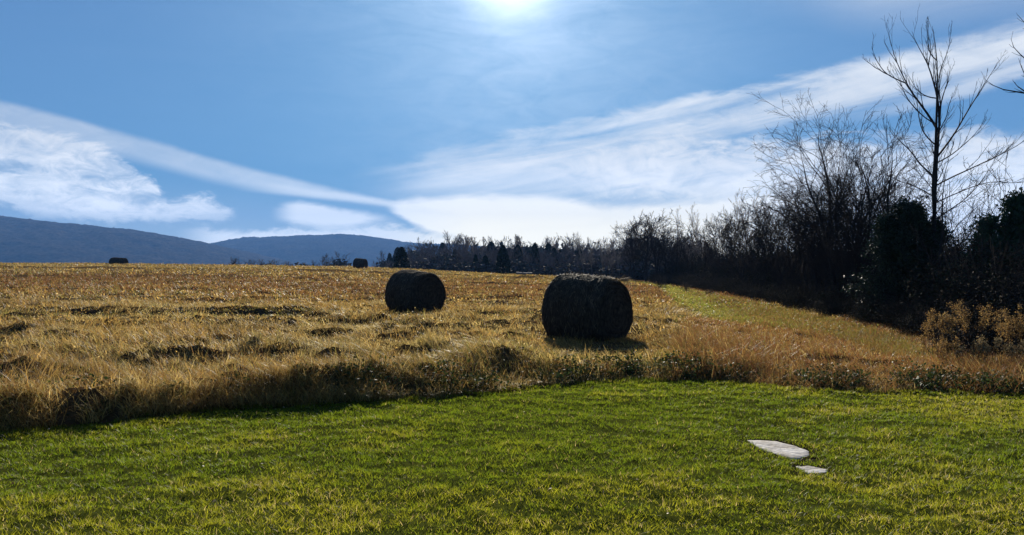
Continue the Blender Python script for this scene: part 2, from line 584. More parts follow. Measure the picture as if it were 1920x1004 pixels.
def zone_masks(x, y):
    """weights: lawn, path, red, right"""
    le = lawn_edge(x)
    n = 0.5 * (fbm(x * 0.9, y * 0.9, 33, 3) - 0.5)
    lawn = y < le
    px_ = path_x(y) + 1.6 * n; hx = hedge_x(y) + 0.8 * n
    path = (~lawn) & (y > 13.0) & (x > px_) & (x < hx)
    track = (~lawn) & (np.abs(y - 24.2 - 0.10 * (x - 3) - 2 * n) < 1.3) & (x < 6.5) & (x > -40)
    right = (~lawn) & (x > 5.6 + n) & (y < 13.8) & ~path
    red = (~lawn) & ~path & ~right & (x > 2.5 + (y - 12) * 0.23 + 1.2 * n) & (y < 24)
    return lawn, path, track, red, right, le


def build_ground():
    def axis(lo, hi, step, far_lo, far_hi, g=1.22):
        a = list(np.arange(lo, hi + 1e-6, step))
        s = step; v = hi
        while v < far_hi:
            s *= g; v += s; a.append(min(v, far_hi))
        s = step; v = lo; b = []
        while v > far_lo:
            s *= g; v -= s; b.append(max(v, far_lo))
        return np.array(b[::-1] + a)
    ax = axis(-16, 14, 0.11, -5000, 5000, 1.13)
    ay = axis(2.5, 34, 0.11, -150, 6000, 1.06)
    X, Y = np.meshgrid(ax, ay)
    Z = ground_z(X, Y)
    V = np.stack([X, Y, Z], -1).reshape(-1, 3)
    nx, ny = len(ax), len(ay)
    i = np.arange(nx * ny).reshape(ny, nx)
    q = np.stack([i[:-1, :-1], i[:-1, 1:], i[1:, 1:], i[1:, :-1]], -1).reshape(-1, 4)
    lawn, path, track, red, right, le = zone_masks(V[:, 0], V[:, 1])
    c = np.tile(np.array([0.060, 0.040, 0.020]), (len(V), 1))
    c[lawn] = (0.062, 0.070, 0.012)
    c[path] = (0.09, 0.085, 0.03)
    ds = np.minimum(poly_dist(S1, V[:, 0], V[:, 1]), poly_dist(S2, V[:, 0], V[:, 1]))
    c[ds < 0.1] = (0.022, 0.017, 0.011)
    far = V[:, 1] > 60
    c[far & ~path] = (0.10, 0.062, 0.028)
    c[(~lawn) & ~path & ~far] = (0.062, 0.038, 0.018)
    o = obj('ground', mesh_from('ground', V, [q], c, True), M_SOIL)
    tag(o, kind='structure')


build_ground()


# ------------------------------------------------------------------ hills
def build_hill(name, d, depth, prof, base_z, bump, seed, step=12.0):
    """a long wooded ridge: skyline through prof (px, py) seen at distance d, slopes both ways"""
    px = np.array([p[0] for p in prof]); py = np.array([p[1] for p in prof])
    wx = (px - 960) / F * d
    wz = EYE + (502 - py) / F * d
    x = np.arange(wx[0], wx[-1], step)
    rz = np.interp(x, wx, wz)
    k = np.hanning(25); k /= k.sum()
    rz = np.convolve(np.pad(rz, 12, 'edge'), k, 'valid')
    t = np.concatenate([np.linspace(-1, 0, 70), np.linspace(0, 1, 16)[1:]])
    X, T = np.meshgrid(x, t)
    Y = d + T * depth + 60 * (fbm(X / 400, T * 3, seed + 9, 3) - 0.5)
    prof_t = np.where(T <= 0, np.cos(T * np.pi / 2) ** 0.9, np.cos(T * np.pi / 2))
    gul = 1 - 0.07 * np.sin(np.pi * np.clip(-T, 0, 1)) * (np.abs(fbm(X / 260 + T * 0.8, T * 1.2, seed, 4) - 0.5) * 4)
    Z = base_z + (rz[None, :] - base_z) * prof_t * gul
    Z = Z + bump * (fbm(X / 14, Y / 14, seed + 3, 2) - 0.5) * np.clip(prof_t * 3, 0, 1)
    Z = Z + 1.2 * bump * (fbm(X / 90, Y / 90, seed + 5, 2) - 0.5) * np.clip(-T * 4, 0, 1) * np.clip(prof_t * 3, 0, 1)
    ny, nx = X.shape
    V = np.stack([X, Y, Z], -1).reshape(-1, 3)
    i = np.arange(nx * ny).reshape(ny, nx)
    q = np.stack([i[:-1, :-1], i[:-1, 1:], i[1:, 1:], i[1:, :-1]], -1).reshape(-1, 4)
    o = obj(name, mesh_from(name, V, [q], None, False), M_HILL)
    tag(o, kind='structure')


build_hill('hill', 2900, 900, [(-900, 380), (-400, 385), (-100, 397), (0, 405), (60, 413), (130, 420), (250, 432), (320, 444), (370, 455), (420, 466), (480, 482), (540, 500), (640, 506)], -10, 11, 1, 7.0)
build_hill('hill', 4600, 1200, [(100, 505), (250, 492), (340, 474), (400, 462), (440, 454), (480, 448), (520, 444), (560, 444), (610, 441), (660, 440), (710, 446), (760, 455), (800, 458), (860, 460), (900, 462), (940, 466), (1000, 472), (1100, 478), (1250, 486), (1500, 494), (1900, 500)], -10, 13, 61, 10.0)


# ------------------------------------------------------------------ grass
def pick(cols, n, w=None):
    cols = np.array(cols)
    i = rng.choice(len(cols), n, p=None if w is None else np.array(w) / np.sum(w))
    return cols[i]


def blades(P, h, w, face, leand, lean, bend, col, segs=2, tip=0.25):
    """ribbon blades: returns V, Q, tint"""
    n = len(P)
    rows = segs + 1
    t = np.linspace(0, 1, rows)[None, :, None]
    up = np.array([0, 0, 1.0])
    ld = np.stack([np.cos(leand), np.sin(leand), np.zeros(n)], -1)[:, None, :]
    hh = h[:, None, None]
    c = P[:, None, :] + hh * (up * (t - bend[:, None, None] * 0.55 * t ** 2) + ld * (lean[:, None, None] * t + bend[:, None, None] * t ** 2))
    s = np.stack([np.cos(face), np.sin(face), np.zeros(n)], -1)[:, None, :]
    wt = (w[:, None, None] * 0.5) * (1 - (1 - tip) * t ** 1.5)
    V = np.stack([c - s * wt, c + s * wt], 2).reshape(-1, 3)        # n, rows, 2
    b = (np.arange(n) * rows * 2)[:, None]
    Q = []
    for k in range(segs):
        Q.append(b + np.array([2 * k, 2 * k + 1, 2 * k + 3, 2 * k + 2])[None, :])
    Q = np.concatenate(Q, 0)
    T = np.repeat(col, rows * 2, 0)
    return V, Q, T


def leaf_quads(C, size, nrm_jit, col, aspect=1.6):
    """randomly turned leaf shaped quads at C"""
    n = len(C)
    a = rng.normal(0, 1, (n, 3)); a /= np.linalg.norm(a, axis=1)[:, None]
    b = rng.normal(0, 1, (n, 3)); b -= a * (a * b).sum(1)[:, None]; b /= np.linalg.norm(b, axis=1)[:, None]
    s = size[:, None]
    V = np.stack([C - a * s * aspect * 0.5, C + b * s * 0.5, C + a * s * aspect * 0.5, C - b * s * 0.5], 1).reshape(-1, 3)
    Q = np.arange(n * 4).reshape(n, 4)
    return V, Q, np.repeat(col, 4, 0)


def merge(parts):
    V, Q, T = [], [], []
    o = 0
    for v, q, t in parts:
        V.append(v); Q.append(q + o); T.append(t); o += len(v)
    return np.concatenate(V), np.concatenate(Q), np.concatenate(T)


def in_view(y, pad): return 0.637 * y + pad


def lawn_grass():
    dens = 5200
    y0, y1 = 3.5, 11.7
    xm = in_view(y1, 3.0)
    n = int(dens * (y1 - y0) * 2 * xm)
    x = rng.uniform(-xm, xm, n); y = rng.uniform(y0, y1, n)
    # gather blades in small tufts
    k = int(n / 14)
    cx = rng.uniform(-xm, xm, k); cy = rng.uniform(y0, y1, k)
    ti = rng.integers(0, k, n)
    tuft = rng.random(n) < 0.6
    x = np.where(tuft, cx[ti] + rng.normal(0, 0.016, n), x); y = np.where(tuft, cy[ti] + rng.normal(0, 0.016, n), y)
    le = lawn_edge(x)
    ds = np.minimum(poly_dist(S1, x, y), poly_dist(S2, x, y))
    thin = fbm(x * 2.2, y * 2.2, 70, 3)
    gap = ((x - at(1518, 866, 6.66)[0]) / 0.20) ** 2 + ((y - 6.68) / 0.085) ** 2
    bare = ((x - at(1190, 790, 8.37)[0]) / 0.24) ** 2 + ((y - 8.37) / 0.12) ** 2
    ok = (np.abs(x) < in_view(y, 2.8)) & (y < le + 0.1) & (ds > -0.018 + 0.03 * thin) & (gap > rng.random(n)) & (bare > rng.random(n) * 1.2)
    ok &= rng.random(n) < np.clip(0.75 + 1.4 * (thin - 0.36), 0.5, 1)
    ok &= rng.random(n) < np.clip(1.25 - y / 14, 0.4, 1)
    x, y = x[ok], y[ok]; n = len(x); ti = ti[ok]
    z = ground_z(x, y) - 0.004 + 0.046 * np.clip(fbm(x * 5.0, y * 6.0, 62, 3) - 0.36, 0, 1) * 2 * sstep(0.0, 0.25, ds[ok])
    big = fbm(x * 0.45 + 3, y * 0.6, 50, 3)          # patches
    mid = fbm(x * 1.7, y * 1.7, 54, 3)
    fine = fbm(x * 7, y * 7, 58, 2)
    # lush / yellowing, plus a sunlit band at the right painted into the tint
    yel_lit = np.clip(0.32 + 2.2 * (big - 0.5) + 1.7 * (mid - 0.5) + 0.5 * (fine - 0.5) + 0.28 * sstep(1.5, 5, x) * sstep(6, 9, y), 0, 1)
    green = np.array([0.082, 0.118, 0.006]); lime = np.array([0.20, 0.195, 0.012]); straw = np.array([0.30, 0.235, 0.085])
    r = rng.random(n)
    col = green + (lime - green) * np.clip(yel_lit + rng.normal(0, 0.26, n), 0, 1)[:, None]
    st = r < (0.03 + 0.13 * yel_lit ** 2)
    col[st] = straw * rng.uniform(0.6, 1.2, (st.sum(), 1))
    col *= rng.uniform(0.7, 1.3, (n, 1))
    h = rng.uniform(0.014, 0.038, n) * (0.65 + 0.9 * np.clip(mid, 0.2, 0.8)) * (1.0 + 0.3 * (rng.random(len(cx))[ti] - 0.5))
    h = h * (1 + 0.5 * (fine - 0.5) * 2)
    w = rng.uniform(0.0035, 0.006, n) * (1 + np.clip(y - 6, 0, 6) * 0.09)
    P = np.stack([x, y, z], -1)
    V, Q, T = blades(P, h, w, rng.uniform(0, math.pi, n), rng.uniform(0, 2 * math.pi, n), rng.uniform(0.1, 0.8, n), rng.uniform(0, 0.7, n), col)
    o = obj('lawn_grass', mesh_from('lawn_grass', V, [Q], T), M_LAWN)
    tag(o, 'short mown green grass with yellowing patches covering the foreground', 'grass', kind='stuff')
    print('lawn', n)


lawn_grass()

STRAW = np.array([0.47, 0.35, 0.13]); GOLD = np.array([0.36, 0.225, 0.060]); BROWN = np.array([0.205, 0.112, 0.036])
RED = np.array([0.19, 0.075, 0.028]); OLIVE = np.array([0.18, 0.16, 0.035]); DGREEN = np.array([0.05, 0.075, 0.02])


def field_height(x, y, le):
    n1 = fbm(x * 0.55, y * 0.55, 80, 3); n2 = fbm(x * 1.6, y * 1.6, 84, 3)
    h = 0.155 + 0.14 * (n1 - 0.5) + 0.24 * (n2 - 0.5)
    e = y - le
    lefty = sstep(0.5, -3.0, x)
    h = h + 0.10 * lefty * np.exp(-((e - 0.55) / 0.75) ** 2)
    h = h * (1 - 0.65 * np.exp(-((x - 2.0) / 1.4) ** 2 - ((y - 15.2) / 1.8) ** 2))
    return np.clip(h, 0.05, 0.5)


def field_rings(select, heights, colours, mul=1.0, w_mul=1.0, rings=None, speck=0.3):
    out = []
    for (a, b, dens, wd, segs) in rings or  ((6.0, 12, 1500, 0.0055, 3), (12, 18, 850, 0.008, 2), (18, 30, 330, 0.014, 2), (30, 58, 95, 0.028, 2), (58, 126, 26, 0.045, 1)):
        xm = in_view(b, 3.2)
        n = int(dens * mul * (b - a) * 2 * xm)
        x = rng.uniform(-xm, xm, n); y = rng.uniform(a, b, n)
        k = max(1, int(n / 16)); spread = 0.035 + 0.004 * a
        cx = rng.uniform(-xm, xm, k); cy = rng.uniform(a, b, k)
        ti = rng.integers(0, k, n)
        tf = rng.random(n) < 0.75
        ox = rng.normal(0, spread, n); oy = rng.normal(0, spread, n)
        x = np.where(tf, cx[ti] + ox, x); y = np.where(tf, cy[ti] + oy, y)
        ok = (np.abs(x) < in_view(y, 3.0)) & (x < hedge_x(y) + 1.0)
        x, y, ti, ox, oy = x[ok], y[ok], ti[ok], ox[ok], oy[ok]
        sel, le = select(x, y)
        x, y, ti, ox, oy, le = x[sel], y[sel], ti[sel], ox[sel], oy[sel], le[sel]
        n = len(x)
        if not n:
            continue
        h = heights(x, y, le) * rng.uniform(0.55, 1.25, n)
        ch = rng.random(k)[ti]
        h = h * (0.75 + 0.5 * ch)
        col = colours(x, y, le, ch)
        z = ground_z(x, y) - 0.01
        wind = vnoise(x * 0.5, y * 0.5, 90) * 2 * math.pi
        lean_dir = np.where(rng.random(n) < 0.7 * np.exp(-np.clip(y - le, 0, 9) / 0.5), -math.pi / 2 + rng.normal(0, 0.5, n), np.nan)
        lean_dir = np.where(~np.isnan(lean_dir), lean_dir, np.where(rng.random(n) < 0.55, wind + rng.normal(0, 0.5, n), np.arctan2(oy, ox) + rng.normal(0, 0.6, n)))
        mat = fbm(x * 0.4 + 9, y * 0.4, 95, 2)
        lean = rng.uniform(0.05, 0.6, n) + 0.8 * np.clip(mat - 0.45, 0, 1)
        bend = rng.uniform(0.0, 0.9, n)
        w = wd * w_mul * rng.uniform(0.6, 1.5, n)
        P = np.stack([x, y, z], -1)
        out.append(blades(P, h, w, rng.uniform(0, math.pi, n), lean_dir, lean, bend, col, segs, 0.2))
        sp = rng.random(n) < speck
        m = int(sp.sum())
        if m:
            C = P[sp] + np.stack([rng.normal(0, 0.03, m), rng.normal(0, 0.03, m), h[sp] * rng.uniform(0.3, 1.0, m)], -1)
            out.append(leaf_quads(C, wd * 1.5 * rng.uniform(0.6, 1.5, m), 0, col[sp] * rng.uniform(0.7, 1.35, (m, 1)), 1.8))
    return merge(out)


def dry_field():
    def select(x, y):
        lawn, path, track, red, right, le = zone_masks(x, y)
        edge = y > le + rng.uniform(-0.05, 0.35, len(x))
        th = fbm(x * 1.1, y * 1.1, 99, 3)
        return edge & ~path & ~red & ~right & (rng.random(len(x)) < np.clip(0.2 + 2.6 * (th - 0.25), 0.25, 1)), le

    def heights(x, y, le):
        lawn, path, track, red, right, _ = zone_masks(x, y)
        h = field_height(x, y, le)
        h = np.where(track, h * 0.45, h)
        return h

    def colours(x, y, le, ch):
        n = len(x)
        a = fbm(x * 0.10 + 4, y * 0.16, 110, 3); b = fbm(x * 0.7, y * 0.7, 114, 3)
        band = sstep(30, 40, y + 6 * (a - 0.5)) * sstep(75, 58, y)         # brown belt
        lawn, path, track, red, right, _ = zone_masks(x, y)
        ps = 0.40 - 0.30 * band - 0.22 * sstep(60, 80, y) + 0.9 * (b - 0.5) + 0.5 * (a - 0.5)
        pr = 0.32 + 0.30 * band - 0.9 * (a - 0.5) - 0.5 * (b - 0.5)
        r = rng.random(n) * 0.6 + ch * 0.4
        col = np.where((r < ps)[:, None], STRAW, GOLD)
        r2 = rng.random(n)
        col = np.where(((r >= ps) & (r2 < pr))[:, None], BROWN, col)
        col = np.where(((r >= ps) & (r2 > 1 - 0.28 * band))[:, None], RED, col)
        og = (rng.random(n) < 0.10 + 0.45 * track + 0.5 * np.clip(b - 0.55, 0, 1) + 0.18 * sstep(60, 90, y) + 0.28 * sstep(-3, -0.5, x) * sstep(15, 11.5, y))
        col = np.where(og[:, None], OLIVE, col)
        return col * rng.uniform(0.35, 1.4, (n, 1)) * (0.7 + 0.6 * ch)[:, None] * (0.80 + 0.6 * np.clip(fbm(x * 2.6, y * 2.6, 118, 2) - 0.2, 0, 0.6))[:, None]
    V, Q, T = field_rings(select, heights, colours)
    # the fringe hanging over the mown edge
    n = 62000
    x = rng.uniform(-10, 10, n); le = lawn_edge(x)
    e = np.abs(rng.normal(0, 0.38, n)) + 0.03
    y = le + e
    ok = (np.abs(x) < in_view(y, 3.0)) & (rng.random(n) < 0.25 + 0.75 * sstep(1.5, -2.5, x)) & (fbm(x * 2.6, y * 1.8, 190, 3) > 0.43) & (x < 5.8)
    x, y, e = x[ok], y[ok], e[ok]; n = len(x)
    left = sstep(0.5, -3.0, x)
    h = rng.uniform(0.08, 0.28, n) * (0.6 + 0.55 * left)
    r = rng.random(n) + 0.7 * (fbm(x * 1.5, y * 1.5, 194, 2) - 0.5)
    col = np.where((r < 0.38)[:, None], STRAW * 1.1, np.where((r < 0.75)[:, None], GOLD, BROWN))
    col = np.where((rng.random(n) < 0.12)[:, None], OLIVE, col) * rng.uniform(0.5, 1.3, (n, 1))
    P = np.stack([x, y, ground_z(x, y) - 0.01], -1)
    B = blades(P, h, rng.uniform(0.003, 0.008, n), rng.uniform(0, math.pi, n), -math.pi / 2 + rng.normal(0, 0.9, n), rng.uniform(0, 0.5, n), rng.uniform(0.2, 1.1, n), col, 3, 0.2)
    V, Q, T = merge([(V, Q, T), B])
    print('field', len(Q))
    o = obj('field_grass', mesh_from('field_grass', V, [Q], T), M_DRY)
    tag(o, 'long dry golden and russet hayfield grass stretching to the rise', 'grass', kind='stuff')


def core_x(y): return np.interp(y, [13, 20, 23, 26, 33, 45, 56, 70, 90], [6.6, 5.6, 5.9, 6.3, 7.5, 9.3, 11.1, 12.9, 13.6])


def path_core(x, y):
    n = fbm(x * 0.8, y * 0.6, 126, 3) - 0.5
    return np.exp(-((x - core_x(y) - 1.2 * n) / (0.6 + 0.010 * y)) ** 2) * sstep(20, 24, y)


def path_grass():
    def select(x, y):
        lawn, path, track, red, right, le = zone_masks(x, y)
        return path, le

    def heights(x, y, le): return (0.06 + 0.26 * np.clip(fbm(x * 1.5, y * 1.5, 120, 3) - 0.2, 0, 1)) * (1 - 0.6 * path_core(x, y))

    def colours(x, y, le, ch):
        n = len(x)
        c = np.where((rng.random(n) < 0.5)[:, None], np.array([0.15, 0.17, 0.022]), np.array([0.23, 0.185, 0.045]))
        c = np.where((rng.random(n) < (0.74 + 0.25 * sstep(26, 14, y) + 0.8 * (fbm(x * 1.2, y * 0.8, 125, 3) - 0.5)) * (1 - 0.95 * path_core(x, y)))[:, None], np.where((rng.random(n) < 0.6)[:, None], BROWN * 0.9, OLIVE * 0.85), c)
        return c * rng.uniform(0.55, 1.15, (n, 1)) * (0.82 + 0.18 * path_core(x, y))[:, None]
    V, Q, T = field_rings(select, heights, colours, 1.8, 0.8)
    o = obj('path_grass', mesh_from('path_grass', V, [Q], T), M_LAWN)
    tag(o, 'mown yellow green grass track running along the dark hedgerow', 'grass', kind='stuff')


def red_grass():
    def select(x, y):
        lawn, path, track, red, right, le = zone_masks(x, y)
        return (red | right) & (y > le + rng.uniform(0.0, 0.3, len(x))), le

    def heights(x, y, le):
        h = 0.24 + 0.36 * (fbm(x * 0.9, y * 0.9, 130, 3) - 0.5)
        h = h * (1 - 0.45 * sstep(3.6, 5.0, x)) + 0.12 * sstep(5.6, 6.8, x) * sstep(13, 11.5, y)
        return np.clip(h, 0.12, 0.9)

    def colours(x, y, le, ch):
        n = len(x)
        c = np.where((rng.random(n) < 0.40)[:, None], RED, BROWN)
        c = np.where((rng.random(n) < 0.17)[:, None], GOLD, c)
        c = np.where((rng.random(n) < 0.06)[:, None], STRAW, c)
        c = np.where((rng.random(n) < 0.08)[:, None], OLIVE, c)
        return c * rng.uniform(0.6, 1.3, (n, 1))
    V, Q, T = field_rings(select, heights, colours, 1.1, 0.9)
    o = obj('russet_grass', mesh_from('russet_grass', V, [Q], T), M_DRY)
    tag(o, 'tall russet brown grass and weeds at the right end of the lawn edge', 'grass', kind='stuff')


dry_field()
path_grass()
red_grass()


def edge_weeds():
    """dark leafy plants where the mower stops"""
    parts = []
    k = 1700
    x = rng.uniform(-8.5, 8.5, k)
    le = lawn_edge(x)
    w = (0.10 + 0.7 * sstep(-2.8, -1.0, x)) * (1 - 0.3 * sstep(1.0, 3.0, x))
    keep = (rng.random(k) < w * (0.08 + 1.2 * (fbm(x * 1.4, x * 0 + 1.5, 140, 2) > 0.52)))
    x = x[keep]; le = le[keep]; k = len(x)
    y = le + 0.05 + np.abs(rng.normal(0.0, 0.40, k)) + 0.25 * fbm(x * 2, x * 0, 141, 2)
    z = ground_z(x, y)
    for i in range(k):
        m = rng.integers(16, 40)
        h = rng.uniform(0.04, 0.22)
        C = np.stack([x[i] + rng.normal(0, 0.05 + h * 0.3, m), y[i] + rng.normal(0, 0.05 + h * 0.25, m), z[i] + rng.random(m) ** 0.8 * h], -1)
        base = DGREEN * rng.uniform(0.3, 1.1) if rng.random() < 0.72 else (BROWN * 0.8 if rng.random() < 0.8 else np.array([0.14, 0.135, 0.06]))
        parts.append(leaf_quads(C, rng.uniform(0.012, 0.036, m), 0, base * rng.uniform(0.6, 1.4, (m, 1)), 1.9))
    V, Q, T = merge(parts)
    o = obj('edge_weeds', mesh_from('edge_weeds', V, [Q], T), M_WEED)
    tag(o, 'dark green leafy weeds lining the edge between lawn and field', 'weeds', kind='stuff')


edge_weeds()


def fallen_leaves():
    n = 320
    y = rng.uniform(4.3, 11, n); x = rng.uniform(-1, 1, n) * in_view(y, 0.5)
    ok = y < lawn_edge(x)
    x, y = x[ok], y[ok]; n = len(x)
    C = np.stack([x, y, ground_z(x, y) + rng.uniform(0.025, 0.05, n)], -1)
    col = pick([[0.26, 0.20, 0.12], [0.22, 0.13, 0.06], [0.32, 0.27, 0.19]], n) * rng.uniform(0.7, 1.1, (n, 1))
    V, Q, T = leaf_quads(C, rng.uniform(0.010, 0.020, n), 0, col, 1.5)
    o = obj('fallen_leaves', mesh_from('fallen_leaves', V, [Q], T), M_WEED)
    tag(o, 'small pale dead leaves scattered in the lawn', 'leaves', kind='stuff')


fallen_leaves()


# ------------------------------------------------------------------ branching plants
def tubes(br, sides):
    """br: list of (pts (k,3), radii (k,)); all rings joined, tips closed to a point"""
    V, Q = [], []
    o = 0
    ang = np.arange(sides) * 2 * np.pi / sides
    by = {}
    for p, r in br:
        by.setdefault(len(p), []).append((p, r))
    for k, lst in by.items():
        P = np.array([a[0] for a in lst]); R = np.array([a[1] for a in lst])
        n = len(P)
        d = np.gradient(P, axis=1)
        d /= np.linalg.norm(d, axis=2)[..., None] + 1e-9
        ref = np.where(np.abs(d[..., 2:3]) > 0.9, np.array([1.0, 0, 0]), np.array([0, 0, 1.0]))
        a = np.cross(d, ref); a /= np.linalg.norm(a, axis=2)[..., None] + 1e-9
        b = np.cross(d, a)
        ring = P[:, :, None, :] + R[:, :, None, None] * (np.cos(ang)[None, None, :, None] * a[:, :, None, :] + np.sin(ang)[None, None, :, None] * b[:, :, None, :])
        V.append(ring.reshape(-1, 3))
        i = np.arange(n * k * sides).reshape(n, k, sides) + o
        j = np.roll(i, -1, 2)
        Q.append(np.stack([i[:, :-1], j[:, :-1], j[:, 1:], i[:, 1:]], -1).reshape(-1, 4))
        o += n * k * sides
    return np.concatenate(V), np.concatenate(Q)


def unit(v): return v / (np.linalg.norm(v) + 1e-9)


def grow(R, p0, d0, length, r0, r1, k, jit, trop):
    """one branch as a wandering polyline"""
    p = np.array(p0, float); d = unit(np.array(d0, float))
    P = [p.copy()]
    s = length / (k - 1)
    for i in range(k - 1):
        d = unit(d + R.normal(0, jit, 3) + np.array([0, 0, trop]))
        p = p + d * s
        P.append(p.copy())
    t = np.linspace(0, 1, k)
    return np.array(P), r0 + (r1 - r0) * t


def side_dir(R, d, ang):
    a = R.normal(0, 1, 3)
    a = unit(a - d * np.dot(a, d))
    return unit(d * math.cos(ang) + a * math.sin(ang))


def along(P, t):
    k = len(P) - 1
    f = min(t * k, k - 1e-6); i = int(f); u = f - i
    return P[i] * (1 - u) + P[i + 1] * u, unit(P[i + 1] - P[i])


def children(R, br, n, t0, t1, ang, lr, k, jit, trop, rf=0.55, rend=0.003):
    out = []
    P, rad = br
    L = np.linalg.norm(np.diff(P, axis=0), axis=1).sum()
    for i in range(n):
        t = t0 + (t1 - t0) * (i + R.random()) / n
        p, d = along(P, t)
        r = np.interp(t, np.linspace(0, 1, len(rad)), rad) * rf
        ln = L * R.uniform(*lr) * (1.1 - 0.48 * t)
        out.append(grow(R, p, side_dir(R, d, R.uniform(*ang)), ln, max(r, rend), rend, k, jit, trop))
    return out


def bare_tree(seed, H=6.0, r=0.07, lean=(0, 0), n1=12, n2=7, n3=4, ang=(0.4, 0.9), trop=0.06, t0=0.25, spread=(0.35, 0.55), stems=1, twig=0.0035, wtrop=None, jit=0.07):
    """returns (trunk branches, crown branches)"""
    R = np.random.default_rng(seed)
    trunk, crown = [], []
    for s in range(stems):
        d0 = np.array([lean[0] + R.normal(0, 0.12) * (stems > 1), lean[1] + R.normal(0, 0.12) * (stems > 1), 1.0])
        T = grow(R, (R.normal(0, 0.08) * (stems > 1), R.normal(0, 0.08) * (stems > 1), -0.1), d0, H * (1 if s == 0 else R.uniform(0.7, 0.95)), r * (1 if s == 0 else 0.75), 0.003, 12, jit, 0.03)
        trunk.append(T)
        L1 = children(R, T, n1, t0, 0.98, ang, spread, 8, 0.13, trop, 0.5, 0.006)
        crown += L1
        for b in L1:
            L2 = children(R, b, n2, 0.15, 1.0, (0.35, 0.9), (0.3, 0.6), 5, 0.16, trop if wtrop is None else wtrop, 0.5, twig)
            crown += L2
            for c in L2:
                crown += children(R, c, n3, 0.1, 1.0, (0.3, 0.9), (0.35, 0.7), 4, 0.18, trop if wtrop is None else wtrop * 1.6, 0.6, twig * 0.8)
    return trunk, crown


def tree_thing(name, label, cat, loc, trunk, crown, group=None, rz=0.0, scale=1.0, mt=None, mc=None, sides=7):
    root = thing(name, label, cat, loc, group, rz, scale)
    V, Q = tubes(trunk, sides)
    obj('trunk', mesh_from(name + '_trunk', V, [Q], None, True), mt or M_BARK, root)
    V, Q = tubes(crown, 3)
    obj('crown', mesh_from(name + '_crown', V, [Q], None, False), mc or M_TWIG, root)
    return root


def gz(x, y, thatch=True): return float(ground_z(np.array([x]), np.array([y]), thatch)[0])


def ground_at(px, d):
    x = (px - 960) / F * d
    return (x, d, gz(x, d) - 0.03)


